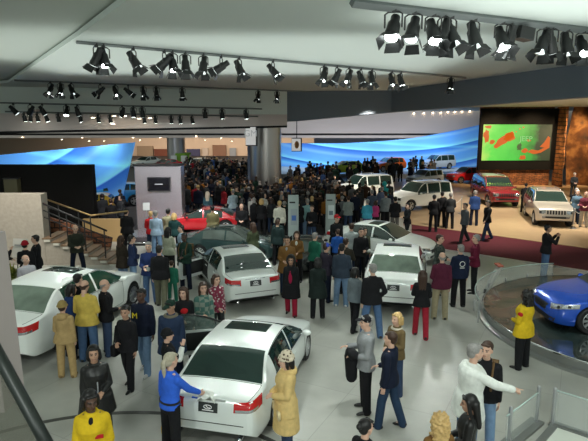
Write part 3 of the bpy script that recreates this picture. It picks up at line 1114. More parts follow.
# floor and coverings
struct(MB().box((0, 45, -.06), (160, 120, .12)).build('floor', M_FLOOR))
def slab(name, pts, z0, z1, m):
    b = MB(); b.prism([(p.x, p.y) for p in pts], z0, z1)
    return struct(b.build(name, m))
c_tl, c_tr, c_br, c_bl = at(420, 226), at(640, 256), at(640, 279), at(420, 246)
d1 = (c_tl - c_tr); d2 = (c_bl - c_br)
slab('floor_carpet', [c_tl + d1 * .05, c_tr, c_br, c_bl + d2 * .05], -.05, .012, M_CARPET)
slab('floor_tan_stage', [c_tl + d1 * .05, c_tr, Vector((40, 30, 0)), Vector((40, 47, 0)), Vector((4.6, 47, 0)), at(386, 208)], -.05, .03, M_TAN)
slab('trim_1', [c_bl + d2 * .05, c_br, c_br + Vector((0, -.14, 0)), c_bl + d2 * .05 + Vector((0, -.14, 0))], 0, .03, M_STEEL)
slab('floor_dark_carpet', [Vector((-30, 24.5, 0)), Vector((2.5, 24.5, 0)), Vector((4.4, 36, 0)), Vector((4.4, 90, 0)), Vector((-40, 90, 0))], -.05, .008, M_DARKFLOOR)

# ceilings: the lower slab carries the light tracks, the upper one lies left of its slanted edge
e0, e1, e2 = at(135, -6, ZC), at(78, 36, ZC), at(8, 82.5, ZC)
f0, f1 = at(640, 55.5, ZC), at(392, 90.3, ZC)
f2 = aty(287, 92, 34.4); f2.z = ZC
near = e0 + (e0 - e1) * .9
bl0, bl1 = aty(-60, 100, 29.0), aty(287, 100, 34.0)
cl = [near, e1, e2, bl0 + Vector((0, .3, 0)), bl1 + Vector((0, .3, 0)), f1, f0, Vector((18, 2, 0)), Vector((6, 1, 0))]
b = MB(); b.prism([(p.x, p.y) for p in cl], ZC, ZC + .11); struct(b.build('ceiling', M_CEIL))
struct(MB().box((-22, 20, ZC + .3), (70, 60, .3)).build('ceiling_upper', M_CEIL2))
# fascia beam on the right, hanging below the ceiling edge and bending to the pillar
b = MB(); rings = []
bots = [aty(640, 93, f0.y).z, aty(392, 112, f1.y).z, aty(287, 121.5, f2.y).z]
for p, zb in zip((f0, f1, f2), bots):
    q = p + Vector((.5, .45, 0))
    rings.append([Vector((p.x, p.y, zb)), Vector((p.x, p.y, ZC + .12)), Vector((q.x, q.y, ZC + .12)), Vector((q.x, q.y, zb))])
b.rings(rings); struct(b.build('trim_2', M_FASCIA))
fz = 5.9
# bulkhead across the left half of the hall with a dark slot along its lower edge
def sloped(name, yl0, yl1, yr0, yr1, m, d=.35, off=0.0):
    zl0, zl1, zr0, zr1 = aty(-60, yl0, bl0.y).z, aty(-60, yl1, bl0.y).z, aty(287, yr0, bl1.y).z, aty(287, yr1, bl1.y).z
    L, R_ = Vector((bl0.x, bl0.y + off, 0)), Vector((bl1.x, bl1.y + off, 0)); dd = Vector((0, d, 0)); Z = lambda z: Vector((0, 0, z))
    b = MB(); b.rings([[L + Z(zl1), L + Z(zl0), L + dd + Z(zl0), L + dd + Z(zl1)], [R_ + Z(zr1), R_ + Z(zr0), R_ + dd + Z(zr0), R_ + dd + Z(zr1)]])
    return struct(b.build(name, m))
sloped('trim_5', 84, 114, 90, 115, M_CEIL, off=.12)
sloped('trim_6', 113, 132.5, 114.5, 125.5, mat('bulkhead_pale', (.62, .55, .53), rough=.9))
sloped('trim_4', 132.5, 135, 125.5, 127.5, mat('dark_slot', (.012, .012, .014), rough=.8), off=-.03)
# lower ceiling beyond the fascia and the hanging bulkhead in the distance
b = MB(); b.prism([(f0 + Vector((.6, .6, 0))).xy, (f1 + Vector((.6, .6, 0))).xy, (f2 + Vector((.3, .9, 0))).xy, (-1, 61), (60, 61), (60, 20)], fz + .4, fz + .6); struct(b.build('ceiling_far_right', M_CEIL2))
def band(name, y_top, y_bot, Y, x0, x1, m, d=.4):
    zt, zb = aty(294, y_top, Y).z, aty(294, y_bot, Y).z
    return struct(MB().box(((x0 + x1) / 2, Y + d / 2, (zt + zb) / 2), (x1 - x0, d, zt - zb)).build(name, m))
band('trim_3', 95, 138, 62, -62, 46, M_BULK)
struct(MB().box((-8, 76, 3.7), (120, 28, .2)).build('ceiling_far', mat('far_ceiling', (.5, .42, .36), rough=.9)))
struct(MB().box((-8, 82, 2.0), (150, .3, 4.0)).build('wall_back', mat('far_wall_beige', (.6, .47, .36), rough=.9)))
# a few openings and panels on the far wall
for k, (pa, pb, ya, yb, col) in enumerate([(138, 153, 146, 165, (.3, .22, .15)), (155, 170, 149, 165, (.16, .05, .03)), (187, 200, 149, 164, (.05, .05, .11)), (203, 208, 148, 160, (.5, .42, .36)), (213, 226, 145, 158, (.22, .12, .08)), (230, 236, 148, 160, (.28, .3, .33))]):
    A, B_ = aty(pa, yb, 81.6), aty(pb, ya, 81.6)
    struct(MB().box(((A.x + B_.x) / 2, 81.6, (A.z + B_.z) / 2), (B_.x - A.x, .4, B_.z - A.z)).build('trim_%d' % (k + 10), mat('far_panel_%d' % k, col, rough=.8)))

# blue printed walls
def curved_wall(name, prof, m, thick=.3, slant=0):
    """prof: (px, Y, y_top, z_bottom)"""
    b = MB(); front, back = [], []
    top = []
    for px, Y, yt, zb in prof:
        p = aty(px, yt, Y)
        top.append((Vector((p.x - slant * max(0, (px - 100) / 34), Y, zb)), p))
    rings = []
    for lo, hi in top:
        rings.append([lo, hi, hi + Vector((0, thick, 0)), lo + Vector((0, thick, 0))])
    b.rings(rings)
    return struct(b.build(name, m, smooth='auto'))
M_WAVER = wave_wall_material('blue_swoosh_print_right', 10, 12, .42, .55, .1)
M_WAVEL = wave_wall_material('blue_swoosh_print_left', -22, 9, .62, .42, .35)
pr = []
for k in range(25):
    px = 276 + (482 - 276) * k / 24
    yt = interp([(276, 143), (330, 143.5), (370, 142), (410, 138.5), (450, 131.5), (482, 124.5)], px)
    pr.append((px, 60 - 5 * math.sin(PI * k / 24) , yt, .1))
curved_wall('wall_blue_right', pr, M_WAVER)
pr = []
for k in range(17):
    px = -30 + 164 * k / 16
    yt = interp([(-30, 158), (0, 155), (60, 149.5), (134, 142.5)], px)
    pr.append((px, 35 + 2.5 * math.cos(PI * k / 16), yt, .1))
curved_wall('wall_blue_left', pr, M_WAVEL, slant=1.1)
struct(MB().box((15.5, 68, 2.3), (26, .3, 4.6)).build('wall_pale_right', mat('pale_far_partition', (.45, .4, .42), rough=.9)))

# big screen wall of rock on the right
RW = 44.0
def rect_on(px0, py0, px1, py1, Y):
    a, c = aty(px0, py1, Y), aty(px1, py0, Y)
    return a, c
a_, c_ = rect_on(478, 96, 556, 195, RW)
M_ROCK = rock_material('orange_lit_rock', (.30, .11, .035), (.16, .06, .025), (.04, .02, .012), 1.7)
struct(MB().box(((a_.x + c_.x) / 2, RW + .4, 4.2), (c_.x - a_.x, .8, 8.4)).build('wall_rock_screen', M_ROCK))
a2, c2 = rect_on(555, 92, 568, 198, RW - .8)
b = MB()
rnd = random.Random(2)
rings = []
for i in range(15):
    z = 8.6 * i / 14
    rings.append([Vector(((a2.x + c2.x) / 2 + (c2.x - a2.x) / 2 * q[0] * (1 + rnd.uniform(-.08, .08)), RW - .6 + q[1] * rnd.uniform(.7, 1), z)) for q in ((-1, -.6), (-.4, -.9), (.4, -.9), (1, -.6), (1, .8), (-1, .8))])
b.rings(rings)
struct(b.build('trim_rock_pillar', rock_material('orange_rock_pillar', (.42, .16, .045), (.26, .1, .03), (.09, .04, .02), .7)))
a3, c3 = aty(566, 195, RW - .3), aty(660, 92, RW - .3)
M_CAVE = ramp_noise_material('painted_rock_mural', .9, [(.3, (.02, .012, .006)), (.5, (.13, .045, .01)), (.6, (.3, .13, .035)), (.7, (.1, .045, .02))], rough=.9)
b = MB()
P = []
for i in range(26):
    row = []
    for j in range(16):
        x = a3.x + (c3.x - a3.x) * i / 25; z = 8.8 * j / 15
        row.append(Vector((x, RW - .3 + 1.2 * math.sin(i * .55 + j * .3) * .4 + .3 * rnd.random(), z)))
    P.append(row)
b.grid(P); struct(b.build('wall_rock_right', M_CAVE, smooth=True))

# ---------------------------------------------------------------- things of the setting
def text_mesh(s, size, ext=.01):
    cu = bpy.data.curves.new('t', 'FONT'); cu.body = s; cu.size = size; cu.extrude = ext; cu.align_x = 'CENTER'; cu.align_y = 'CENTER'
    o = bpy.data.objects.new('t', cu); COL.objects.link(o)
    me = bpy.data.meshes.new_from_object(o.evaluated_get(bpy.context.evaluated_depsgraph_get()))
    bpy.data.objects.remove(o); bpy.data.curves.remove(cu)
    return me
def text_on(parent, s, size, loc, m, rot=(PI / 2, 0, 0), name='lettering'):
    me = text_mesh(s, size); me.materials.append(m)
    o = link(name, me, parent); o.location = loc; o.rotation_euler = rot
    return o
def screen_thing():
    Y = RW - .25
    a, c = rect_on(481.5, 124.5, 552.5, 160.5, Y)
    cx, cz = (a.x + c.x) / 2, (a.z + c.z) / 2
    w, h = c.x - a.x, c.z - a.z
    t = thing('video_screen', 'huge green video screen with orange blotches mounted on the dark rock wall', 'screen', (cx, Y, 0))
    t.location.z = cz - h / 2 - .9
    z0 = t.location.z
    zo = h / 2 + .9
    MB().box((.1, .14, zo + .25), (w + .7, .2, h + 2.0)).build('housing', M_BLACKW, t)
    # picture: green with pale left, dark right
    m, nt, bb = nodes('screen_picture')
    tc = nt.nodes.new('ShaderNodeTexCoord')
    sp = nt.nodes.new('ShaderNodeSeparateXYZ'); nt.links.new(tc.outputs['Object'], sp.inputs[0])
    mr = nt.nodes.new('ShaderNodeMapRange'); mr.inputs['From Min'].default_value = -w / 2; mr.inputs['From Max'].default_value = w / 2
    n = nt.nodes.new('ShaderNodeTexNoise'); n.inputs['Scale'].default_value = 1.3; n.inputs['Detail'].default_value = 7
    nt.links.new(tc.outputs['Object'], n.inputs['Vector'])
    ad = nt.nodes.new('ShaderNodeMath'); ad.operation = 'MULTIPLY_ADD'; ad.inputs[1].default_value = .35
    nt.links.new(sp.outputs['X'], mr.inputs['Value']); nt.links.new(n.outputs['Fac'], ad.inputs[0]); nt.links.new(mr.outputs['Result'], ad.inputs[2])
    cr = nt.nodes.new('ShaderNodeValToRGB'); el = cr.color_ramp.elements
    el[0].position = .12; el[0].color = (.6, .8, .16, 1); el[1].position = 1.15 if False else 1.0; el[1].color = (.0, .03, .008, 1)
    for p_, q in ((.3, (.1, .72, .07, 1)), (.6, (.04, .58, .05, 1)), (.85, (.02, .36, .03, 1)), (.97, (.01, .1, .02, 1))):
        e = el.new(p_); e.color = q
    nt.links.new(ad.outputs[0], cr.inputs['Fac']); nt.links.new(cr.outputs['Color'], bb.inputs['Emission Color'])
    bb.inputs['Emission Strength'].default_value = .95; bb.inputs['Base Color'].default_value = (.02, .02, .02, 1)
    sc = MB().box((0, .02, zo), (w, .06, h)).build('display', m, t)
    blob = mat('screen_orange', (.02, .01, .01), emit=(.62, .11, .01), estr=.95, rough=.4)
    dark = mat('screen_dark', (.02, .01, .01), emit=(.03, .12, .03), estr=.9, rough=.4)
    r2 = random.Random(11)
    def bl(cx, cy, pts, mm=blob, yy=-.015):
        b = MB(); b.prism([((cx + x) * w, (cy + y) * h) for x, y in pts], 0, .012, Matrix.Translation((0, yy, zo)) @ Matrix.Rotation(R(90), 4, 'X'))
        b.build('picture_patch', mm, sc)
    def lump(cx, cy, rx, ry, mm=blob, n=14, tilt=0):
        pts = []
        for k in range(n):
            a = 2 * PI * k / n; q = r2.uniform(.72, 1.2)
            x, y = rx * math.cos(a) * q, ry * math.sin(a) * q
            pts.append((x, y + x * tilt * 2))
        bl(cx, cy, pts, mm)
    lump(-.19, .07, .15, .14, tilt=.55); lump(-.12, .14, .09, .13); lump(-.36, .02, .04, .06); lump(-.45, .18, .045, .17)
    lump(-.43, .43, .05, .05); lump(.17, .06, .035, .03); lump(.1, -.42, .05, .07); lump(.03, .38, .012, .02); lump(.08, .42, .015, .02); lump(-.02, .3, .012, .02)
    lump(.13, -.22, .05, .07); lump(.04, -.12, .035, .1, dark)
    text_on(sc, 'JEEP', h * .2, (w * .13, -.03, zo + h * .1), mat('screen_pale_green', (.02, .02, .02), emit=(.22, .6, .2), estr=.9), name='picture_lettering')
    bl(.28, -.24, [(-.12, -.02), (-.02, -.08), (.08, -.04), (.2, .1), (.2, .38), (.17, .42), (.12, .25), (.06, .12), (.13, .1), (.04, .02), (-.06, .05)])
screen_thing()

# round pillar with a flat bluish wall beside it
Yp = 36.0
pl, prr = aty(262, 198, Yp), aty(281.5, 198, Yp)
rad = 1.03
cxp = prr.x - rad
struct(MB().lathe([(rad, 0), (rad, 5.6)], 48, Matrix.Translation((cxp, Yp, 0))).build('trim_pillar', mat('pillar_metal', (.55, .5, .48), rough=.32, metal=.85), smooth='auto'))
pw = aty(248, 198, Yp)
struct(MB().box(((pw.x + cxp) / 2 + .1, Yp + .35, 2.8), (cxp - pw.x + .2, .5, 5.6)).build('trim_pillar_fin', mat('pillar_fin_blue', (.24, .28, .42), rough=.5)))
# hanging sign boxes on the pillar
def sign_box(label, px0, py0, px1, py1, Y, face, letters=None, picture=None):
    a, c = rect_on(px0, py0, px1, py1, Y)
    w, h = c.x - a.x, c.z - a.z
    t = thing('sign_box', label, 'sign', ((a.x + c.x) / 2, Y, a.z))
    MB().box((0, .25, h / 2), (w, .5, h)).build('casing', M_DARKM, t, bevel=.02)
    f = MB().box((-.05 * w, -.02, h / 2), (w * .86, .05, h * .9)).build('face', face, t)
    if letters: text_on(f, letters, h * .45, (-.05 * w, -.06, h * .62), M_STEEL); text_on(f, 'II', h * .2, (-.05 * w, -.06, h * .22), M_STEEL) if False else None
    if picture:
        MB().ell((0, -.05, h * .5), (w * .22, .02, h * .28)).build('picture', picture, f)
    MB().box((0, .25, (ZC - a.z + h) / 2 + h * .0), (.06, .06, ZC - a.z - h)).build('hanger', M_DARKM, t)
M_SIGNW = mat('sign_face_white', (.5, .5, .5), rough=.5, emit=(.75, .74, .72), estr=.45)
sign_box('grey and white sign box with large letters hanging left of the big round pillar', 245.5, 126, 257, 146, Yp - 2.6, M_SIGNW, letters='GM')
sign_box('small lit picture box hanging right of the big round pillar', 291.5, 138, 302, 151.5, Yp + 3, M_SIGNW, picture=mat('sign_picture_orange', (.4, .2, .08), rough=.6))

# far pillar with a green banner
Yq = 63.5
q0, q1 = aty(169.5, 200, Yq), aty(187, 200, Yq)
struct(MB().lathe([((q1.x - q0.x) / 2, 0), ((q1.x - q0.x) / 2, 3.6)], 32, Matrix.Translation(((q0.x + q1.x) / 2, Yq, 0))).build('trim_far_pillar', mat('far_pillar_grey', (.42, .4, .4), rough=.35, metal=.7), smooth='auto'))
a, c = rect_on(169.5, 153.5, 188, 165.5, Yq - 1.4)
t = thing('banner', 'green wraparound banner with two white pictures on the distant grey pillar', 'banner', ((a.x + c.x) / 2, Yq, a.z))
MB().lathe([((c.x - a.x) / 2 + .06, 0), ((c.x - a.x) / 2 + .06, c.z - a.z)], 32).build('wrap', mat('banner_green', (.16, .32, .03), rough=.6), t, smooth='auto')
for q in (-1, 1):
    MB().box((q * .58, -1.22, (c.z - a.z) * .5), (.62, .5, (c.z - a.z) * .62)).build('picture', M_WHITE, t)

# steel kiosk wall with a television
kb = at(158, 232)
Yk = kb.y
a, c = rect_on(137.5, 166, 180.5, 232, Yk)
t = thing('display_wall', 'tall brushed steel display wall with a television behind the red sports car', 'display wall', ((a.x + c.x) / 2, Yk, 0))
w, h = c.x - a.x, c.z
m_k, nt, bb = nodes('mottled_steel')
bb.inputs['Metallic'].default_value = .75; bb.inputs['Roughness'].default_value = .25; bb.inputs['Base Color'].default_value = (.66, .6, .65, 1)
MB().box((0, .4, h / 2), (w, .8, h)).build('panel', m_k, t, bevel=.03)
MB().box((0, .4, h + .03), (w + .08, .88, .06)).build('top_cap', M_DARKM, t)
ta, tb = rect_on(148.2, 177, 170.5, 190.8, Yk)
tvx, tvz = (ta.x + tb.x) / 2 - t.location.x, (ta.z + tb.z) / 2
tv = thing('television', 'flat black television mounted on the brushed steel display wall', 'television', (t.location.x + tvx, Yk - .06, tvz - (tb.z - ta.z) / 2))
MB().box((0, 0, (tb.z - ta.z) / 2), (tb.x - ta.x, .1, tb.z - ta.z)).build('bezel', M_DARKM, tv, bevel=.01)
sc = MB().box((0, -.045, (tb.z - ta.z) / 2), ((tb.x - ta.x) * .9, .03, (tb.z - ta.z) * .86)).build('screen', mat('tv_black_glass', (.01, .01, .014), rough=.1), tv)
MB().box((0, -.062, (tb.z - ta.z) / 2), ((tb.x - ta.x) * .34, .01, .035)).build('caption_bar', mat('tv_caption', (.3, .3, .3), emit=(.6, .6, .65), estr=.5), sc)

# round dark podium beside the kiosk
pc = at(146, 241)
t = thing('podium', 'round two-tier dark podium with chrome edge below the steel display wall', 'podium', (pc.x, pc.y, 0))
MB().lathe([(.95, 0), (.95, .16)], 48).build('lower_tier', M_DARKM, t, smooth='auto')
MB().lathe([(.97, .1), (.99, .13), (.97, .16)], 48, caps=False).build('chrome_edge', CHROME, t, smooth=True)
MB().lathe([(.92, .16), (.92, .36)], 48).build('upper_tier', mat('dark_gloss', (.08, .07, .08), rough=.15), t, smooth='auto')
# reader stand on the podium
rs = at(148, 229, .36)
t = thing('sign_stand', 'thin tilted reader board on a leg standing on the round podium', 'sign stand', (rs.x, rs.y - .1, .36))
MB().cap((0, 0, .0), (0, 0, .95), .018, .018).build('leg', M_STEEL, t, smooth=True)
MB().box((0, 0, 1.05), (.3, .03, .36), Euler((R(-25), 0, R(10))).to_matrix()).build('board', mat('reader_board', (.25, .27, .25), rough=.3), t)

# beige stone wall, stairs, rails, black wall on the left
Ys = at(76, 265).y
a, c = rect_on(-60, 194.5, 40.5, 270, Ys)
struct(MB().box(((a.x + c.x) / 2, Ys + .25, c.z / 2), (c.x - a.x, .5, c.z)).build('wall_left_stone', M_BEIGE))
stone_x = c.x
a, c = rect_on(-70, 165, 91.5, 240, Ys + 5)
struct(MB().box(((a.x + c.x) / 2, Ys + 5.2, c.z / 2), (c.x - a.x, .4, c.z)).build('wall_left_black', M_BLACKW))
st = aty(40.5, 265, Ys)
x0 = stone_x + .01
steps = 8
tops = [aty(47.5 + (113 - 47.5) * k / 7, 239 + (263.5 - 239) * k / 7, Ys) for k in range(8)]
run = (tops[-1].x - tops[0].x) / 7
stc = thing('staircase', 'short staircase with white tread ends beside the beige stone wall', 'staircase', (x0, Ys, 0))
b = MB()
poly = [(0, 0)]
xx = tops[0].x - x0 - run * .5
pts = [(0, 0), (tops[-1].x - x0 + run * .4, 0)]
up = []
for k in range(8):
    z = max(.05, tops[k].z)
    xa = 0 if k == 0 else tops[k].x - x0 - run * .5
    up += [(xa, z), (tops[k].x - x0 + run * .5, z)]
prof = [(0, 0)] + up + [(up[-1][0], 0)]
b.prism([(p[0], p[1]) for p in prof], -1.3, 0, Matrix.Rotation(R(90), 4, 'X'))
b.build('flight', M_BEIGE, stc)
for k in range(8):
    z = max(.05, tops[k].z)
    MB().box((tops[k].x - x0, .6, z + .02), (run * 1.04, 1.36, .05)).build('tread', mat('tread_brown', (.2, .13, .08), rough=.6), stc)
    MB().box((tops[k].x - x0, -.03, z - .045), (run * .66, .08, .1)).build('tread_end', mat('tread_end_light', (.7, .68, .62), rough=.5), stc)
p0, p1, p2, p3 = aty(40, 214, Ys + 1.5), aty(40, 240, Ys + 1.5), aty(110, 266, Ys + 1.5), aty(112, 238, Ys + 1.5)
b = MB(); b.rings([[Vector((p.x, Ys + 1.45, max(.0, p.z))) for p in (p0, p1, p2, p3)], [Vector((p.x, Ys + 1.6, max(.0, p.z))) for p in (p0, p1, p2, p3)]])
struct(b.build('wall_stair_wood', rock_material('brown_wood_blocks', (.22, .085, .04), (.14, .05, .025), (.03, .015, .01), 1.1)))
def railing(label, pts_top, rows, posts, Y, brass=True):
    P = [aty(px, py, Y) for px, py in pts_top]
    t = thing('stair_railing', label, 'railing', (P[0].x, Y, 0))
    o = Vector((P[0].x, Y, 0))
    MB().tube([p - o for p in P], .035, 8).build('handrail', M_BRASS if brass else M_DARKM, t, smooth=True)
    for dz in rows:
        MB().tube([p - o - Vector((0, 0, dz)) for p in P[:2]], .022, 8).build('rail', M_DARKM, t, smooth=True)
    for px in posts:
        (xa, ya), (xb, yb) = pts_top[0], pts_top[1]
        top = aty(px, ya + (yb - ya) * (px - xa) / (xb - xa), Y)
        zl = max(.02, interp([(q.x, q.z) for q in tops], top.x) )
        MB().cap(top - o, Vector((top.x - o.x, 0, zl - .0)), .026, .026, 8).build('post', M_DARKM, t, smooth=True)
railing('metal stair railing with brass handrail on the near side of the staircase', [(41.5, 203), (107, 231)], (.25, .5), (48, 66, 84, 104), Ys + .12, False)
railing('brass-topped railing along the far side of the staircase', [(41, 197.5), (91, 215.5), (128, 211)], (.3,), (58, 78, 90), Ys + 1.3)
bw = aty(101, 230, Ys + 4)
struct(MB().box((bw.x + .1, Ys + 4, .5), (1.7, .2, 1.0)).build('wall_low_tan', mat('low_wall_tan', (.42, .28, .12), rough=.6)))
# glass block lamp on the black wall
g0, g1 = rect_on(7.5, 178, 19, 195, Ys + 4.85)
t = thing('glass_case', 'dim glass case mounted on the black wall above the beige stone wall', 'display case', ((g0.x + g1.x) / 2, Ys + 4.8, g0.z))
MB().box((0, 0, (g1.z - g0.z) / 2), (g1.x - g0.x, .35, g1.z - g0.z)).build('glass_body', mat('smoky_glass', (.09, .085, .05), rough=.1), t)
MB().box((0, 0, (g1.z - g0.z)), (g1.x - g0.x + .06, .4, .05)).build('top_frame', M_DARKM, t)

# info boards in the crowd
def info_board(label, px0, py0, px1, py1, Y, patch):
    a, c = rect_on(px0, py0, px1, py1, Y)
    w, h = c.x - a.x, c.z
    t = thing('info_board', label, 'sign', ((a.x + c.x) / 2, Y, 0))
    MB().box((0, 0, h / 2 + .04), (w, .12, h - .08)).build('panel', mat('info_board_grey', (.36, .42, .41), rough=.4), t, bevel=.01)
    MB().box((0, 0, .03), (w * 1.25, .5, .06)).build('base', M_STEEL, t, bevel=.01)
    f = MB().box((w * .05, -.065, h * .58), (w * .62, .02, h * .32)).build('poster', mat(patch[0], patch[1], rough=.4), t)
    MB().box((w * .05, -.08, h * .56), (w * .42, .012, h * .1)).build('printed_picture', mat(patch[0] + '_print', patch[2], rough=.4), f)
    MB().box((-.1 * w, -.065, h * .86), (w * .55, .015, h * .03)).build('heading_bar', M_DARKM, t)
info_board('tall grey free-standing info board with a blue picture in the middle of the crowd', 288.2, 195, 298.6, 240, at(293, 246).y, ('poster_grey', (.3, .34, .36), (.06, .14, .4)))
info_board('tall pale info board with a small picture beside the white car', 325.5, 194, 335.5, 226, at(330, 236).y, ('poster_pale', (.62, .68, .68), (.16, .22, .26)))
# slanted reader stand at the turntable
p0, p1 = at(484, 293), at(497, 265, .75)
t = thing('reader_stand', 'slanted steel reader stand with a red top beside the round turntable', 'sign stand', (p0.x, p0.y, 0))
d = Vector((p1.x - p0.x, .35, .8))
b = MB(); wv = Vector((.0, -.16, .0)); tv_ = Vector((.05, 0, -.03))
b.rings([[q for q in (wv, wv + tv_, -wv + tv_, -wv)], [d + q for q in (wv, wv + tv_, -wv + tv_, -wv)]])
b.build('slanted_panel', mat('reader_steel', (.5, .5, .46), rough=.35, metal=.6), t)
b = MB(); e_ = d * 1.0
b.box(d * .97 + Vector((.0, 0, .03)), (.16, .36, .05)).build('red_cap', mat('reader_red', (.45, .12, .08), rough=.5), t)
MB().cap((0.03, 0, 0), (.03, 0, .1), .05, .04).build('foot', M_DARKM, t, smooth=True)

# turntable with the blue car
A, B_, C_ = at(481.5, 301), at(517, 350), at(590, 379)
def circle3(a, b, c):
    ax_, ay, bx, by, cx, cy = a.x, a.y, b.x, b.y, c.x, c.y
    d = 2 * (ax_ * (by - cy) + bx * (cy - ay) + cx * (ay - by))
    ux = ((ax_**2 + ay**2) * (by - cy) + (bx**2 + by**2) * (cy - ay) + (cx**2 + cy**2) * (ay - by)) / d
    uy = ((ax_**2 + ay**2) * (cx - bx) + (bx**2 + by**2) * (ax_ - cx) + (cx**2 + cy**2) * (bx - ax_)) / d
    return Vector((ux, uy, 0)), math.hypot(ax_ - ux, ay - uy)
TC, TR = circle3(A, B_, C_)
print('turntable', TC, TR)
t = thing('turntable', 'round glossy dark turntable platform with chrome rim carrying the blue car', 'turntable', (TC.x, TC.y, 0))
MB().lathe([(TR, 0), (TR, .06), (TR - .12, .08), (TR - .12, .26)], 96, caps=True).build('plinth', mat('plinth_steel', (.36, .37, .36), rough=.3, metal=.8), t, smooth='auto')
M_TOP = ramp_noise_material('glossy_dark_top', .55, [(.32, (.018, .03, .03)), (.45, (.05, .06, .055)), (.55, (.12, .085, .07)), (.63, (.03, .05, .04))], rough=.08)
MB().lathe([(TR - .14, .262), (TR - .14, .28)], 96).build('deck', M_TOP, t, smooth='auto')
MB().lathe([(TR - .13, .24), (TR - .09, .265), (TR - .13, .29)], 96, caps=False).build('chrome_rim', CHROME, t, smooth=True)
# glass guard on the far side
t2 = thing('glass_guard', 'low curved clear glass guard behind the round turntable', 'glass barrier', (TC.x, TC.y, .0))
r0 = TR + .1
arc = [R(175 - 80 * k / 24) for k in range(25)]
b = MB(); b.rings([[Vector((r * math.cos(x), r * math.sin(x), z)) for r, z in ((r0, .1), (r0, .62), (r0 + .02, .62), (r0 + .02, .1))] for x in arc]); b.build('pane', M_GLASSP, t2, smooth='auto')
MB().tube([(r0 * math.cos(x) + .0, r0 * math.sin(x), .63) for x in arc], .014, 6).build('top_edge', mat('glass_edge', (.5, .62, .58), rough=.15), t2, smooth=True)
for k in range(0, 25, 4):
    x = arc[k]; MB().cap((r0 * math.cos(x), r0 * math.sin(x), 0), (r0 * math.cos(x), r0 * math.sin(x), .3), .025, .025, 8).build('clamp_post', M_STEEL, t2, smooth=True)

# inlaid dark ring in the floor round the front silver car
A, B_, C_ = at(44, 422), at(132, 412.5), at(263, 437)
RC, RR = circle3(A, B_, C_)
print('ring', RC, RR)
b = MB()
ring = []
for k in range(97):
    x = 2 * PI * k / 96
    ring.append([Vector((RC.x + r * math.cos(x), RC.y + r * math.sin(x), z)) for r, z in ((RR - .05, -.02), (RR + .05, -.02), (RR + .05, .004), (RR - .05, .004))])
b.rings(ring, caps=False); struct(b.build('trim_floor_ring', mat('dark_groove', (.05, .05, .045), rough=.5)))

# glass balustrade bottom right
t = thing('glass_balustrade', 'glass balustrade with three steel posts in the lower right corner', 'balustrade', tuple(at(536, 423)))
o = t.location.copy()
pa, pb, pc_ = at(536, 423), at(552, 425), at(508, 446)
zt = aty(536, 387, pa.y).z
zs = []
for p, py in ((pa, 387), (pb, 389), (pc_, 408)):
    zt_ = aty(536, py, p.y).z
    zs.append(zt_)
    MB().cap(p - o, p - o + Vector((0, 0, zt_)), .032, .032, 12).build('post', M_STEEL, t, smooth=True)
    MB().lathe([(.07, 0), (.07, .03), (.035, .04)], 16, Matrix.Translation(p - o)).build('post_foot', M_STEEL, t, smooth='auto')
def pane(p, q, za, zb):
    b = MB(); n_ = (q - p).cross(Vector((0, 0, 1))).normalized() * .008
    b.rings([[p - n_ + Vector((0, 0, .06)), p + n_ + Vector((0, 0, .06)), p + n_ + Vector((0, 0, za)), p - n_ + Vector((0, 0, za))], [q - n_ + Vector((0, 0, .06)), q + n_ + Vector((0, 0, .06)), q + n_ + Vector((0, 0, zb)), q - n_ + Vector((0, 0, zb))]])
    b.build('glass_pane', M_GLASSP, t)
    MB().tube([p + Vector((0, 0, za)), q + Vector((0, 0, zb))], .014, 6).build('pane_edge', mat('glass_edge', (.5, .62, .58)), t, smooth=True)
pd = at(640, 455); pe = pc_ + (pc_ - pa) * .12
pane(pb - o, pd - o, zs[1] - .02, zs[1] - .02)
pane(pa - o, pe - o, zs[0] - .1, zs[0] - .1)
b = MB()
def plate(p, q, w, name, m, z=.05):
    d_ = (q - p).normalized(); n_ = Vector((-d_.y, d_.x, 0)) * w / 2
    b = MB(); b.prism([(p - n_).xy, (q - n_).xy, (q + n_).xy, (p + n_).xy], 0, z); return b.build(name, m, t)
plate(pa - o + (pe - pa) * -.05, pe - o, .24, 'base_plate', mat('plate_grey', (.2, .21, .2), rough=.4, metal=.5))
plate(pb - o - (pd - pb) * .03, pd - o, .16, 'base_plate', mat('plate_grey', (.2, .21, .2)))
plate(pb - o + Vector((-.02, -.1, 0)), at(530, 455) - o, .12, 'base_plate', mat('plate_grey', (.2, .21, .2)))
sl = slab('floor_stair_top', [at(556, 428), at(640, 452), at(640, 520), at(520, 470)], .0, .03, mat('pale_landing', (.62, .64, .58), rough=.35))

# near post, glass and handrail in the lower left corner
pa, pb = aty(-18, 235, 2.6), aty(3, 402, 2.5)
b = MB()
w = .062
for_ = [(-w, -.1), (w, -.1), (w, .1), (-w, .1)]
b.rings([[pb + Vector((x, y, 0)) for x, y in for_], [pa + Vector((x, y, 0)) for x, y in for_]])
struct(b.build('trim_near_post', mat('near_post_paint', (.42, .36, .35), rough=.7)))
h0, h1 = aty(-14, 332, 2.2), aty(48, 446, 2.05)
t = thing('handrail', 'black slanting handrail close up in the lower left corner', 'handrail', tuple(h0))
dd = h1 - h0
MB().tube([Vector((0, 0, 0)), dd * .33, dd * .66, dd * 1.15], .027, 12).build('rail', mat('handrail_black', (.012, .016, .014), rough=.4), t, smooth=True)
b = MB(); q = Vector((0, .006, 0)); dn = Vector((0, 0, -.7))
b.rings([[-q, q, q + dn, -q + dn], [dd * 1.15 - q, dd * 1.15 + q, dd * 1.15 + q + dn, dd * 1.15 - q + dn]])
b.build('glass_pane', mat('tinted_pane', (.1, .1, .08), rough=.08, alpha=.55), t)

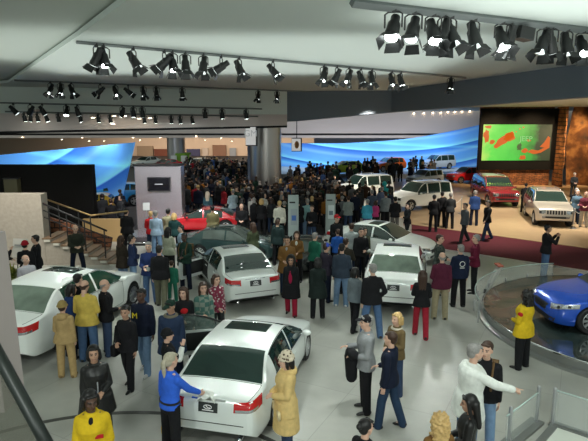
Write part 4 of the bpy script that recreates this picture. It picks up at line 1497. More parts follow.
# potted plant and easel board by the left wall
pp = at(12, 298)
t = thing('potted_plant', 'leafy yellow-green potted plant in a dark round pot beside the left white sedan', 'plant', (pp.x, pp.y, 0))
MB().lathe([(.2, 0), (.3, .25), (.33, .5), (.29, .5), (.26, .44)], 28).build('pot', M_DARKM, t, smooth='auto')
rl = random.Random(9)
b = MB()
for k in range(150):
    a = rl.uniform(0, 2 * PI); el_ = rl.uniform(.05, 1.35); ln = rl.uniform(.3, .62)
    d = Vector((math.cos(a) * math.cos(el_), math.sin(a) * math.cos(el_), math.sin(el_)))
    base = Vector((0, 0, .48)) + d * ln * .35
    tip = Vector((0, 0, .48)) + d * ln + Vector((0, 0, -.12 * math.cos(el_)))
    sdv = d.cross(Vector((0, 0, 1))).normalized() * rl.uniform(.03, .055)
    mid = (base + tip) / 2 + Vector((0, 0, .05))
    b.rings([[base - sdv * .2, base + sdv * .2, base + sdv * .2 + Vector((0, 0, .006)), base - sdv * .2 + Vector((0, 0, .006))], [mid - sdv, mid + sdv, mid + sdv + Vector((0, 0, .006)), mid - sdv + Vector((0, 0, .006))], [tip - sdv * .1, tip + sdv * .1, tip + sdv * .1 + Vector((0, 0, .006)), tip - sdv * .1 + Vector((0, 0, .006))]])
b.build('foliage', ramp_noise_material('leaf_green_yellow', 6, [(.35, (.06, .1, .015)), (.55, (.2, .22, .03)), (.7, (.35, .3, .05))], rough=.5), t)
ep = at(23, 281)
t = thing('easel_board', 'white tilted information board before the beige stone wall', 'sign', (ep.x, ep.y, 0))
Mr = Euler((R(-14), 0, R(-12))).to_matrix()
MB().box((0, 0, 1.12), (.52, .04, .62), Mr).build('board', mat('board_white', (.6, .58, .54), rough=.5), t)
for q in (-.08, .1): MB().box((0, -.035, 1.12 + q), (.34, .012, .06), Mr).build('printed_line', mat('print_grey', (.3, .3, .3)), t)
for q in (-1, 1): MB().cap((q * .18, -.02, 0), (q * .1, .06, .95), .016, .016, 8).build('leg', M_DARKM, t, smooth=True)
# rope barrier stanchions
def stanchions(label, pix, grp):
    P = [at(*p) for p in pix]
    for i, p in enumerate(P):
        t = thing('stanchion', label % ['first', 'second', 'third', 'fourth'][i], 'stanchion', (p.x, p.y, .03 if p.y > 24 else .012), 0, grp)
        MB().lathe([(.16, 0), (.16, .02), (.03, .04)], 20).build('base', M_STEEL, t, smooth='auto')
        MB().cap((0, 0, .02), (0, 0, .95), .025, .025).build('pole', M_STEEL, t, smooth=True)
        MB().ell((0, 0, .98), (.035, .035, .03)).build('cap', M_STEEL, t, smooth=True)
        if i + 1 < len(P):
            d = P[i + 1] - p
            MB().tube([Vector((0, 0, .9)) + d * f - Vector((0, 0, .25 * math.sin(PI * f))) for f in [k / 8 for k in range(9)]], .016, 6).build('rope', M_WHITE, t, smooth=True)
stanchions('steel rope stanchion, %s from the left beside the three black-clad men', [(437, 217), (449, 216), (461, 214)], 'stanchions at the white boxy SUV')
stanchions('steel rope stanchion, %s from the left right of the champagne SUV', [(573, 229), (584, 224)], 'stanchions at the champagne SUV')
# ---------------------------------------------------------------- the cars of the photograph
P_SILVER = mat('paint_silver', (.76, .80, .78), rough=.3, metal=.15, coat=.8)
P_WHITE = mat('paint_pearl_white', (.86, .89, .86), rough=.3, coat=.8)
P_GREEN = mat('paint_dark_green', (.035, .075, .075), rough=.25, metal=.4, coat=1)
P_BLACK = mat('paint_black', (.012, .018, .018), rough=.2, coat=1)
P_BLUE = mat('paint_bright_blue', (.015, .09, .55), rough=.22, metal=.35, coat=1)
P_RED = mat('paint_red', (.5, .012, .02), rough=.25, coat=1)
P_DRED = mat('paint_dark_red', (.22, .01, .018), rough=.25, coat=1)
P_CHAMP = mat('paint_champagne', (.52, .47, .40), rough=.3, metal=.4, coat=.8)
P_LIME = mat('paint_lime', (.5, .72, .06), rough=.3, coat=.8)
P_ORANGE = mat('paint_orange', (.75, .13, .015), rough=.3, coat=.8)
P_SKY = mat('paint_sky_blue', (.03, .3, .65), rough=.3, coat=.8)
P_YELLOW = mat('paint_yellow', (.8, .5, .02), rough=.3, coat=.8)
CARS = []
def car(label, spec, paint, c, yaw, scale=1.0, **kw):
    root, s = make_car(label, kw.pop('cat', 'car'), spec, paint, tuple(c), R(yaw), scale, **kw)
    CARS.append((c.x, c.y, R(yaw), (s.top[-1][0] - s.top[0][0]) / 2 * scale, s.W / 2 * scale, (s.top[-1][0] + s.top[0][0]) / 2 * scale))
    return root, s

def open_door(sgn, xh, length, angle):
    """front door swung open about its hinge at xh"""
    def ex(s, root, bvh, paint):
        z0 = .34; n = 8
        d = MB()
        P = []
        xs = [xh - length * k / n for k in range(n + 1)]
        zb = [s.belt(x) - .02 for x in xs]
        side = lambda x, z: s.w(x) * interp(s.SIDE, z)
        y0 = side(xh, .6)
        out, inn = [], []
        for x, zt in zip(xs, zb):
            ro, ri = [], []
            for j in range(7):
                z = z0 + (zt - z0) * j / 6
                ro.append(Vector((x - xh, sgn * (side(x, z) - y0), z))); ri.append(Vector((x - xh, sgn * (side(x, z) - y0 - .13), z)))
            out.append(ro); inn.append(ri)
        A = d.grid(out); B = d.grid(inn)
        def strip(a, b):
            for k in range(len(a) - 1): d._f([a[k], a[k + 1], b[k + 1], b[k]])
        strip(A[0], B[0]); strip(A[-1], B[-1]); strip([r[0] for r in A], [r[0] for r in B]); strip([r[-1] for r in A], [r[-1] for r in B])
        o = d.build('door', paint, root, smooth='auto')
        o.location = (xh, sgn * y0, 0)
        o.rotation_euler = (0, 0, -sgn * R(angle))
        # frame and pane above it
        fr = []
        for k in range(n + 1):
            x = xs[k]; y, z = s.gh(x, .95)
            fr.append(Vector((x - xh, sgn * (y - y0), z)))
        lowp = [Vector((x - xh, sgn * (s.gh(x, .02)[0] - y0 - .02), s.gh(x, .02)[1])) for x in xs]
        f = MB(); f.tube([lowp[0]] + fr + [lowp[-1]], .022, 8); f.build('window_frame', BLACKP, o, smooth=True)
        g = MB(); g.rings([[p, p + Vector((0, -sgn * .008, 0)), q + Vector((0, -sgn * .008, 0)), q] for p, q in zip(lowp, fr)]); g.build('window_pane', mat('door_glass', (.2, .26, .24), rough=.04, alpha=.45, spec=.9), o)
        ip = MB(); ip.box((-length / 2, -sgn * .15, .66), (length * .86, .05, .42)); ip.build('door_card', INTER, o, bevel=.02)
        # dark opening in the flank
        r = MB()
        hole = s.patch(lambda u, v: Vector((xs[0] - .02 - (length - .04) * u, sgn * side(xs[0] - .02 - (length - .04) * u, z0 + .04 + (s.belt(xh - length * u) - .06 - z0) * v), z0 + .04 + (s.belt(xh - length * u) - .06 - z0) * v)), 8, 8, .004)
        hole.build('door_opening', INTER, root)
    return ex

def sunroof_black(s, root, bvh, paint): pass

# 1 front silver sedan
GS_C = Vector((-.82, 10.15, 0)); yaw = 76.5
GS, GS_S = car('large silver sedan at the front being wiped with a cloth, driver door open', sedan_spec(4.75, 1.82, 1.40, 2.8, **{**SED_L}), P_SILVER, GS_C, yaw, .95, extras=open_door(1, .82, .98, 62))
# 2 left white sedan
LS_C = Vector((-5.85, 13.5, 0)); yaw = 77.5
LS, LS_S = car('white sedan on the left with pale green rear window', sedan_spec(5.05, 1.87, 1.44, 3.0, **{**SED_L, 'spokes': 10, 'rglass': GLASSW, 'trimmat': CHROME}), P_WHITE, LS_C, yaw, 1.04, glass=mat('car_glass_green', (.02, .06, .04), rough=.04, spec=.9))
# 3 middle silver sedan seen from behind
yaw = 112
hd = Vector((math.cos(R(yaw)), math.sin(R(yaw)), 0))
ES_C = Vector((-1.95, 16.7, 0))
car('silver sedan seen from behind in the middle with its driver door open', sedan_spec(4.75, 1.80, 1.43, 2.78, **{**SED_L}), P_SILVER, ES_C, yaw, .96, lod=0, extras=open_door(1, .82, .98, 60))
# 4 white sedan seen from behind on the right
yaw = 77
hd = Vector((math.cos(R(yaw)), math.sin(R(yaw)), 0))
car('white sedan seen from behind with pale seats, right of the aisle', sedan_spec(4.9, 1.86, 1.50, 2.95, **{**SED_L, 'rglass': GLASSW}), P_WHITE, at(392.5, 314) + hd * 2.4, yaw, .97)
# 5 white sedan crosswise
car('white sedan standing crosswise with its nose to the right, next to the red carpet', sedan_spec(4.6, 1.82, 1.42, 2.75, **{**SED_L, 'spokes': 7}), P_WHITE, at(383, 255.5), -33, .92, lod=1)
# 6 dark green sedan
car('dark green sedan standing crosswise behind the silver sedan with open door', sedan_spec(4.7, 1.8, 1.42, 2.75, **{**SED_L}), P_GREEN, at(234, 256), -10, .84, lod=1, glass=mat('car_glass_grey', (.09, .11, .10), rough=.05, spec=.9, noise=(1.5, .7)))
# 7 black sedan behind the man in the brown coat
car('black sedan half hidden by people, right of the middle silver sedan', sedan_spec(4.6, 1.8, 1.42, 2.75, **{**SED_L}), P_BLACK, at(306, 264), 92, .8, lod=1)
# 8 blue sports sedan on the turntable
car('shiny blue sports sedan on the round turntable', sedan_spec(4.65, 1.84, 1.40, 2.73, **{**SED_L, 'ar': .385, 'wr': .35, 'spokes': 9, 'roofp': None,
    'hlq': [(-.42, .66), (.2, .55), (.24, .66), (-.42, .77)], 'grille': [(-.28, .44), (.28, .44), (.36, .62), (-.36, .62)], 'lowgrille': [(-.62, .24), (.62, .24), (.66, .36), (-.66, .36)]}),
    P_BLUE, (at(536, 317, .45).xy.to_3d() + Vector((0, 0, .28))) + Vector((math.cos(R(3)), math.sin(R(3)), 0)) * 2.3, 180, .97)
# 9 champagne compact SUV
def rails(s, root, bvh, paint):
    for sg in (1, -1):
        m = MB(); xa, xb = s.xr - .1, s.xf - 1.25
        m.tube([Vector((xa, sg * .56, s.ztop(xa) - .02))] + [Vector((xa + .1 + (xb - xa - .2) * k / 8, sg * .56, s.ztop(xa + .1 + (xb - xa - .2) * k / 8) + .05)) for k in range(9)] + [Vector((xb, sg * .56, s.ztop(xb) - .02))], .018, 8)
        m.build('roof_rail', M_STEEL, root, smooth=True)
def jeepfront(s, root, bvh, paint):
    rails(s, root, bvh, paint)
    for sg in (1, -1):
        s.decal(bvh, [(sg * .56 - .09, .75), (sg * .56 + .09, .75), (sg * .56 + .09, .9), (sg * .56 - .09, .9)], 0, .014, 5, 5).build('round_lamp', CLEARL, root, smooth='auto')
        s.decal(bvh, [(sg * .55 - .08, .52), (sg * .55 + .08, .52), (sg * .55 + .08, .6), (sg * .55 - .08, .6)], 0, .012, 4, 4).build('fog_lamp', CLEARL, root, smooth='auto')
car('champagne silver SUV with seven-slot grille on the tan stage', suv_spec(4.4, 1.81, 1.66, 2.63, boxy=False, **SUV_L), P_CHAMP, at(546, 221), -104, 1.0, cat='SUV', lod=1, extras=jeepfront)
# 10 dark red SUV
def roofpatch(s, root, bvh, paint):
    jeepfront(s, root, bvh, paint)
    s.top_panel(s.ws[0] - .02, s.ws[0] - .22, .9, .9, 0).build('windshield_banner', mat('lime_banner', (.35, .6, .05), rough=.5), root)
    s.top_panel(s.xf - 1.6, s.xf - 3.4, .7, .7, 0).build('roof_panel', mat('roof_grey', (.25, .28, .26), rough=.3), root)
car('dark red SUV with a lime strip across its windshield, left of the champagne SUV', suv_spec(4.75, 1.86, 1.75, 2.78, **SUV_L), P_DRED, at(494, 203), -92, 1.0, cat='SUV', lod=1, extras=roofpatch)
# 11 white SUVs
car('white boxy SUV side-on at the edge of the tan stage', suv_spec(4.4, 1.84, 1.78, 2.65, **SUV_L), P_WHITE, at(418, 208), 207, .92, cat='SUV', lod=1, extras=rails)
car('white long SUV behind the crowd, left of the other white SUV', suv_spec(4.7, 1.88, 1.83, 2.78, **SUV_L), P_WHITE, at(361, 198), 204, .88, cat='SUV', lod=1, extras=rails)
# 12 red sports car
car('low red sports car in front of the steel display wall', sedan_spec(4.4, 1.85, 1.24, 2.6, **{**SED_L, 'roofp': None, 'spokes': 6, 'wr': .34, 'ar': .38}), P_RED, at(203, 230), 181, .92, lod=1)
# 13.. small far cars
def stage(label, px0, px1, py, z, depth, m, name='stage'):
    a, c = at(px0, py, z), at(px1, py, z)
    t = MB().box((0, 0, z / 2), (c.x - a.x, depth, z)).build(name, m)
    t.location = ((a.x + c.x) / 2, a.y + depth / 2, 0)
    return tag(t, label, 'platform')
far_hatch = lambda: suv_spec(3.9, 1.7, 1.5, 2.45, boxy=False, **{**SUV_L, 'slots': 0})
car('lime green hatchback in front of the blue printed wall', far_hatch(), P_LIME, at(344.5, 174.5, .3), 200, .86, lod=2, extras=None)
car('orange SUV on display in front of the blue printed wall', suv_spec(4.3, 1.8, 1.7, 2.6, boxy=False, **SUV_L), P_ORANGE, at(388, 171, .3), 205, .8, lod=2, cat='SUV')
car('silver pickup-sized SUV at the right end of the blue printed wall', suv_spec(4.6, 1.8, 1.75, 2.7, **SUV_L), mat('paint_grey_blue', (.38, .42, .48), rough=.3, coat=.8), at(436, 169, .3), 208, .85, lod=2, cat='SUV')
car('small white and blue SUV standing behind the white boxy SUV', suv_spec(4.3, 1.8, 1.7, 2.6, **SUV_L), mat('paint_ice', (.5, .58, .66), rough=.3, coat=.8), at(424, 185), 212, .75, lod=2, cat='SUV')
car('bright red SUV behind the dark red SUV by the rock wall', suv_spec(4.4, 1.8, 1.7, 2.6, **SUV_L), P_RED, at(466, 182.5), 200, .8, lod=2, cat='SUV')
car('sky blue hatchback by the left blue wall behind the steel display wall', far_hatch(), P_SKY, at(117, 205), 190, .95, lod=2)
car('yellow hatchback half hidden by the black wall and the stairs', far_hatch(), P_YELLOW, at(88, 214), 188, .8, lod=2)
car('white pickup-like SUV far back among the crowd', suv_spec(4.6, 1.85, 1.8, 2.7, **SUV_L), P_WHITE, at(198, 172.5), 262, .8, lod=2, cat='SUV')
car('red sedan far back beside the white SUV in the crowd', sedan_spec(4.6, 1.8, 1.42, 2.75, **SED_L), P_RED, at(222, 170.5), 250, .8, lod=2)
car('pale silver sedan far back right of the red sedan', sedan_spec(4.6, 1.8, 1.42, 2.75, **SED_L), mat('paint_pale', (.55, .57, .6), rough=.3, coat=.8), at(243, 173.5), 110, .8, lod=2)
car('silver sedan far back seen above the left end of the steel display wall', sedan_spec(4.6, 1.8, 1.42, 2.75, **SED_L), P_SILVER, at(146, 167), 240, .85, lod=2)
car('red sedan far back seen above the right end of the steel display wall', sedan_spec(4.6, 1.8, 1.42, 2.75, **SED_L), P_RED, at(166, 169.5), 235, .8, lod=2)
tag(struct(MB().box((2.5, 55, .15), (30, 9, .3)).build('floor_far_stage', mat('far_stage_grey', (.42, .46, .5), rough=.4))), '', '')
for k_ in ('label', 'category'):
    if k_ in bpy.data.objects['floor_far_stage']: del bpy.data.objects['floor_far_stage'][k_]
# ---------------------------------------------------------------- people one by one
BLK = cloth((.010, .010, .012)); NAVY = cloth((.012, .018, .045)); DNAVY = cloth((.008, .012, .028)); JEAN = cloth((.07, .13, .25)); LJEAN = cloth((.17, .27, .42)); DJEAN = cloth((.03, .05, .10))
TANC = cloth((.42, .29, .13)); YEL = cloth((.60, .44, .09)); YJ = cloth((.62, .42, .015)); BLUE = cloth((.03, .12, .62)); GREY = cloth((.25, .26, .27)); LGREY = cloth((.42, .44, .43)); WHT = cloth((.72, .74, .70))
MAROON = cloth((.09, .015, .035)); RED = cloth((.45, .015, .02)); DRED = cloth((.25, .012, .02)); BROWN = cloth((.17, .085, .025)); OLIVE = cloth((.06, .065, .04)); GREEN = cloth((.015, .12, .075)); DGREEN = cloth((.012, .035, .025)); KHAKI = cloth((.33, .28, .18)); TEAL = cloth((.03, .24, .26))
CREAM = cloth((.62, .44, .18), 'cream_coat'); LTHR = leather((.012, .012, .012), 'black_leather'); PINK = cloth((.55, .18, .25)); CHAR = cloth((.03, .032, .035)); SAGE = cloth((.32, .34, .25)); PALEB = cloth((.30, .40, .52)); ORNG = cloth((.55, .2, .02))
def plaid(name, c1, c2, sc):
    m, nt, b = nodes(name)
    tc = nt.nodes.new('ShaderNodeTexCoord'); ck = nt.nodes.new('ShaderNodeTexChecker'); ck.inputs['Scale'].default_value = sc
    ck.inputs['Color1'].default_value = (*c1, 1); ck.inputs['Color2'].default_value = (*c2, 1)
    nt.links.new(tc.outputs['Object'], ck.inputs['Vector']); nt.links.new(ck.outputs['Color'], b.inputs['Base Color']); b.inputs['Roughness'].default_value = .9
    return m
def spots(name, c1, c2, sc):
    m, nt, b = nodes(name)
    tc = nt.nodes.new('ShaderNodeTexCoord'); v = nt.nodes.new('ShaderNodeTexVoronoi'); v.inputs['Scale'].default_value = sc
    r = nt.nodes.new('ShaderNodeValToRGB'); r.color_ramp.elements[0].position = .3; r.color_ramp.elements[1].position = .4
    r.color_ramp.elements[0].color = (*c1, 1); r.color_ramp.elements[1].color = (*c2, 1)
    nt.links.new(tc.outputs['Object'], v.inputs['Vector']); nt.links.new(v.outputs['Distance'], r.inputs['Fac']); nt.links.new(r.outputs['Color'], b.inputs['Base Color']); b.inputs['Roughness'].default_value = .9
    return m
PLAID = plaid('green_plaid', (.05, .13, .11), (.2, .24, .2), 9)
FLORAL = spots('maroon_white_print', (.55, .5, .48), (.2, .02, .05), 14)
LEOP = spots('spotted_fur', (.06, .035, .02), (.58, .5, .38), 22)

def hp(px, py, h): return at(px, py, h).xy.to_3d()
P_ = Pose
def band_on(o, p, name, pts, r, m):
    b = MB(); b.tube(pts, r, 8); ob = b.build(name, m, o, smooth=True); return ob
def strap_bag(colr=BLK, side=1, z=-.12):
    def ex(o, p):
        b = MB()
        c = p.pel + Vector((side * .26, .0, z))
        b.box(c, (.12, .3, .24)); bag = b.build('shoulder_bag', colr, o, bevel=.03)
        q = MB(); sh = p.arm[0 if side < 0 else 1][0] + Vector((-side * .04, 0, .07))
        q.tube([c + Vector((0, .1, .1)), sh + Vector((side * .06, .12, -.1)), sh, sh + Vector((side * .05, -.12, -.12)), c + Vector((0, -.1, .1))], .014, 6); q.build('bag_strap', colr, bag, smooth=True)
    return ex
def zipline(m):
    def ex(o, p):
        b = MB(); b.tube([p.pel + p.T @ Vector((0, .155 * p.bulk, z)) for z in (-.08, .05, .2)] + [p.pel + p.T @ Vector((0, .158, .32)), p.pel + p.T @ Vector((0, .12, .47))], .012, 6); b.build('zip', m, o, smooth=True)
    return ex
def shirtfront(m):
    def ex(o, p):
        b = MB(); b.ell(p.pel + p.T @ Vector((0, .1, .43)), (.05, .06, .1), 12); b.build('shirt_front', m, o, smooth=True)
    return ex
def patch_back(m, z=.33, r=.07, y=-1):
    def ex(o, p):
        b = MB(); c = p.pel + p.T @ Vector((0, y * (.128 * p.bulk + .035), z))
        b.tube([c + Vector((r * math.cos(t), 0, r * math.sin(t))) for t in [2 * PI * k / 20 for k in range(21)]], .009, 6)
        b.box(c + Vector((0, 0, -r - .04)), (r * 1.8, .014, .018)); b.build('back_emblem', m, o)
    return ex
def settle(l, r):
    l = l.copy()
    for _ in range(8):
        for cx, cy, a, hl_, hw, off in CARS:
            dx, dy = l.x - cx, l.y - cy
            u = dx * math.cos(a) + dy * math.sin(a) - off; v = -dx * math.sin(a) + dy * math.cos(a)
            if abs(u) < hl_ + r and abs(v) < hw + r:
                pu, pv = hl_ + r - abs(u), hw + r - abs(v)
                if pu < pv: q = Vector((math.cos(a), math.sin(a), 0)) * math.copysign(pu, u)
                else: q = Vector((-math.sin(a), math.cos(a), 0)) * math.copysign(pv, v)
                l += q
        d = Vector((l.x - TC.x, l.y - TC.y, 0))
        if d.length < TR + .45: l += d.normalized() * (TR + .45 - d.length)
        for x, y in PEOPLE:
            d = Vector((l.x - x, l.y - y, 0))
            if 1e-6 < d.length < .47: l += d.normalized() * (.47 - d.length)
    return l

def add(label, px, py, h, face, pose, top, bottom, **kw):
    loc = kw.pop('loc', None) or hp(px, py, h)
    loc = settle(loc, .3 * pose.bulk)
    o = person(label, loc, face, pose, top, bottom, height=h, **kw)
    return o

V1, V2, V3 = .0105, .014, .019
# ---- lower left
add('woman in tan jacket, tan trousers and knitted hat seen from behind at the white sedan', 62, 302, 1.62, 95, P_(('front', 'down'), 'stand', female=True, bulk=1.12), TANC, TANC, hair=None or ('short', 'brown'), hat=('beanie', cloth((.3, .22, .08))), hood=True, vox=V1, shoe=cloth((.2, .13, .06)))
add('bald-headed man in yellow jacket and blue jeans seen from behind by the white sedan', 84, 281, 1.84, 88, P_(('front', 'front'), 'stand', bulk=1.14, hpitch=12), YEL, JEAN, hair=('balding', 'brown'), vox=V1)
add('bald man in black coat standing between the yellow jacket and the white sedan', 104, 280, 1.75, 30, P_(('down', 'front'), 'stand', bulk=1.1), BLK, DJEAN, hair=('balding', 'grey'), vox=V2)
add('dark-haired woman in blue jacket leaning towards the white sedan', 67, 285.5, 1.68, 50, P_(('front', 'reach'), 'stand', lean=8, female=True), cloth((.02, .045, .14)), DNAVY, hair=('bob', 'black'), vox=V2)
add('short-haired man in black suit close behind the white sedan', 56.5, 274.5, 1.8, 75, P_(('front', 'down')), BLK, BLK, hair=('short', 'black'), vox=V2)
def block_m(o, p):
    mm = text_mesh('M', .16, .006); mm.materials.append(cloth((.75, .6, .03)))
    l = link('yellow_letter', mm, o); l.location = p.pel + Vector((.07, .168, .33)); l.rotation_euler = (PI / 2, 0, PI)
add('man in navy letter jacket with a yellow M and blue jeans', 141, 289, 1.83, 255, P_(('down', 'down'), 'step'), DNAVY, LJEAN, skin='dark', hair=('short', 'black'), vox=V1, shoe=SHOEW, extra=block_m)
add('woman in black jacket and trousers carrying a black shoulder bag', 125, 306, 1.70, 250, P_(('down', 'front'), 'step', female=True, hyaw=15), BLK, BLK, skin='tan', hair=('short', 'black'), vox=V1, extra=strap_bag(BLK, 1))
add('woman in long black leather jacket with dark hair and one folded hand', 93, 346, 1.74, 300, P_(('front', 'down'), 'step', female=True, bulk=1.2, hyaw=-10), LTHR, CHAR, coat=-.28, skin='tan', hair=('bob', 'black'), vox=V1, extra=zipline(GREY))
def badge_red(o, p):
    mm = MB(); mm.box(p.pel + Vector((-.09, .172, .3)), (.1, .012, .05)); mm.build('red_chest_badge', RED, o)
    b = MB(); b.box(p.pel + Vector((-.02, .27, .1)), (.22, .02, .15), Euler((R(-50), 0, 0)).to_matrix()); b.build('white_leaflet', WHT, o)
add('woman in yellow staff jacket with red chest badge at the lower left edge', 90, 392, 1.80, 285, P_(('front', 'front'), 'stand', female=True, bulk=1.25, hpitch=10, hyaw=20), YJ, BLK, skin='dark', hair=('bob', 'black'), vox=V1, extra=lambda o, p: (badge_red(o, p), shirtfront(BLK)(o, p)))
# ---- round the front silver sedan
def belt(o, p):
    b = MB(); b.loft([(p.pel + Vector((0, 0, .06 + .03 * k)), Vector((.195, 0, 0)), Vector((0, .145, 0))) for k in range(2)]); b.build('belt', LTHR, o)
STAFF = add('staff member with long grey ponytail in bright blue shirt wiping the silver sedan', 174, 349, 1.74, 50, P_(('down', 'reach'), 'stand', lean=4, bulk=1.05), BLUE, BLK, hair=('pony', 'ash'), vox=V1, coat=-.03, extra=belt, topname='shirt', loose=.016)
add('man in black cap and dark blue parka with fur collar beside the silver sedan', 170, 300.5, 1.78, 270, P_(('down', 'down'), 'stand', bulk=1.15, hyaw=-20, hpitch=12), cloth((.02, .035, .075)), DNAVY, skin='tan', hair=('short', 'black'), hat=('cap', DGREEN), coat=-.22, vox=V1,
    extra=lambda o, p: (lambda b: (b.tube([p.neck + Vector((.11 * math.cos(t), .1 * math.sin(t), -.03)) for t in [2 * PI * k / 18 for k in range(19)]], .035, 8), b.build('fur_collar', cloth((.16, .14, .1)), o, smooth=True)))(MB()))
add('short person in black knit hat and coat with one white sleeve', 168, 330, 1.56, 20, P_(('down', 'face'), 'stand', female=True), BLK, BLK, hair=('short', 'black'), hat=('beanie', BLK), vox=V1,
    extra=lambda o, p: (lambda b: (b.cap(p.arm[1][1], p.arm[1][1] + (p.arm[1][2] - p.arm[1][1]) * .85, .066, .054), b.build('white_sleeve', WHT, o, smooth=True)))(MB()))
add('brown-haired woman in black hoodie with red print', 183, 288, 1.68, 285, P_(('down', 'front'), 'stand', female=True, hyaw=-25), BLK, BLK, hair=('verylong', 'brown'), vox=V2,
    extra=lambda o, p: (lambda b: (b.ell(p.pel + Vector((.0, .145, .33)), (.085, .03, .07)), b.build('red_print', RED, o, smooth=True)))(MB()))
add('long-haired woman in green plaid coat beside the open door', 203, 283, 1.70, 290, P_(('down', 'front'), 'stand', female=True), PLAID, CHAR, coat=-.35, hair=('verylong', 'brown'), vox=V2)
add('woman in maroon and white print blouse at the open door', 216, 275, 1.66, 310, P_(('down', 'reach'), 'stand', female=True, bulk=1.1), FLORAL, CHAR, hair=('bob', 'brown'), vox=V2)
def cream_trim(o, p):
    b = MB()
    for q in (-1, 1): b.box(p.pel + Vector((q * .16, .17, -.16)), (.13, .04, .14))
    b.tube([p.pel + Vector((.235 * math.cos(t), .205 * math.sin(t), -.5)) for t in [2 * PI * k / 24 for k in range(25)]], .02, 6)
    b.build('pale_trim', cloth((.68, .56, .32)), o, smooth=True)
add('woman in long cream coat and spotted fur hat behind the silver sedan', 286, 354, 1.66, 195, P_(('front', 'front'), 'stand', female=True, bulk=1.08), CREAM, DJEAN, coat=-.5, hood=True, hair=('bob', 'black'), hat=('hatfur', LEOP), vox=V1, loose=.035, extra=cream_trim)
def held_jacket(o, p):
    b = MB(); b.cap(p.pel + Vector((-.12, .24, .17)), p.pel + Vector((.16, .24, .1)), .09, .1); b.cap(p.pel + Vector((.05, .25, .08)), p.pel + Vector((.04, .24, -.3)), .12, .1); b.build('folded_jacket', BLK, o, smooth=True)
add('man in black cap and grey shirt holding a black jacket in the aisle', 367, 316, 1.82, 185, P_(('front', 'hold'), 'stand', bulk=1.08), GREY, BLK, hair=('short', 'grey'), hat=('cap', BLK), vox=V1, topname='shirt', extra=held_jacket)
add('young man in dark navy jacket facing the man with the black cap', 391, 332, 1.74, 150, P_(('down', 'front'), 'step'), DNAVY, cloth((.02, .04, .08)), hair=('short', 'brown'), vox=V1)
add('blond woman in brown jacket with pale fur collar in the aisle', 397, 313.5, 1.64, 215, P_(('front', 'front'), 'stand', female=True), cloth((.13, .09, .04)), DJEAN, hair=('bob', 'blond'), vox=V1,
    extra=lambda o, p: (lambda b: (b.tube([p.neck + Vector((.1 * math.cos(t), .09 * math.sin(t), -.04)) for t in [2 * PI * k / 18 for k in range(19)]], .03, 8), b.build('fur_collar', cloth((.5, .46, .38)), o, smooth=True)))(MB()))
# ---- lower right
add('grey-haired bearded man in white shirt pointing to the right', 472, 345, 1.90, 8, P_(('down', 'point'), 'stand', lean=4, bulk=1.28), WHT, JEAN, hair=('short', 'grey'), vox=.0095, coat=-.2, topname='shirt', loose=.028,
    extra=lambda o, p: (lambda b: (b.ell(p.hm @ Vector((0, .035, -.075)), (.054, .055, .042), 14), b.build('beard', HAIRM['grey'], o, smooth=True)))(MB()))
def backpack_straps(o, p):
    b = MB()
    for q in (-1, 1): b.tube([p.pel + Vector((q * .12, .15, .12)), p.pel + Vector((q * .125, .16, .35)), p.pel + Vector((q * .12, .03, .535)), p.pel + Vector((q * .12, -.14, .42))], .02, 6)
    b.box(p.pel + Vector((0, -.22, .25)), (.3, .16, .42)); b.build('backpack', cloth((.12, .07, .03)), o, bevel=.03)
add('dark-haired man in black fleece with brown backpack beside the pointing man', 485, 344, 1.80, 240, P_(('down', 'down'), 'stand', hyaw=-10), BLK, LJEAN, hair=('short', 'brown'), vox=V1, extra=backpack_straps)
add('woman with long black hair in black leather jacket at the bottom edge', 470, 396, 1.64, 165, P_(('front', 'front'), 'stand', female=True, hpitch=8), LTHR, BLK, skin='tan', hair=('verylong', 'black'), vox=V1)
add('woman with curly blond hair at the bottom edge, left of the black-haired woman', 440, 415, 1.62, 100, P_(('down', 'down'), 'stand', female=True), BROWN, BLK, hair=('curly', 'blond'), vox=V1)
add('dark-haired woman whose head just shows at the bottom edge of the aisle', 366, 420, 1.60, 40, P_(('down', 'down'), 'stand', female=True), BLK, BLK, hair=('bun', 'black'), vox=V1)
def lanyard(o, p):
    b = MB(); b.tube([p.neck + Vector((-.06, .02, .0)), p.pel + Vector((-.03, .165, .3)), p.pel + Vector((.03, .165, .3)), p.neck + Vector((.06, .02, .0))], .008, 6); b.box(p.pel + Vector((0, .175, .24)), (.08, .012, .11)); b.build('lanyard', WHT, o)
    q = MB(); q.ell(p.arm[0][0] + Vector((-.075, 0, -.1)), (.02, .06, .05)); q.build('red_arm_patch', RED, o, smooth=True)
add('curly-haired guide in yellow staff jacket and black trousers beside the turntable', 527, 291, 1.72, 130, P_(('front', 'front'), 'stand', female=True, bulk=1.25), YJ, BLK, skin='dark', hair=('curly', 'black'), vox=V1, coat=-.16, extra=lanyard)
# ---- aisle right of centre
add('brunette woman in black top and red trousers walking away behind the white sedan', 423, 270.5, 1.68, 80, P_(('hold', 'front'), 'step', female=True), BLK, cloth((.3, .015, .03)), hair=('verylong', 'brown'), vox=V2)
add('man in black sweater and blue jeans seen from behind at the white sedan', 373, 264, 1.86, 100, P_(('down', 'pocket'), 'wide', bulk=1.1), BLK, JEAN, hair=('short', 'grey'), vox=V2, topname='sweater')
add('dark-haired woman in grey sweater and black trousers beside the man in black sweater', 355.5, 267.5, 1.64, 45, P_(('down', 'front'), 'step', female=True), cloth((.14, .17, .19)), BLK, hair=('bob', 'black'), vox=V2, topname='sweater')
add('bald man in maroon sweater and khaki trousers', 436.5, 252.5, 1.82, 85, P_(('front', 'down'), 'stand', bulk=1.12), MAROON, KHAKI, hair=('balding', 'grey'), vox=V2, topname='sweater')
add('grey-haired staff man in navy jacket with white back emblem', 461, 245, 1.80, 95, P_(('front', 'down'), 'stand', bulk=1.08), NAVY, BLK, hair=('short', 'grey'), vox=V2, extra=patch_back(WHT))
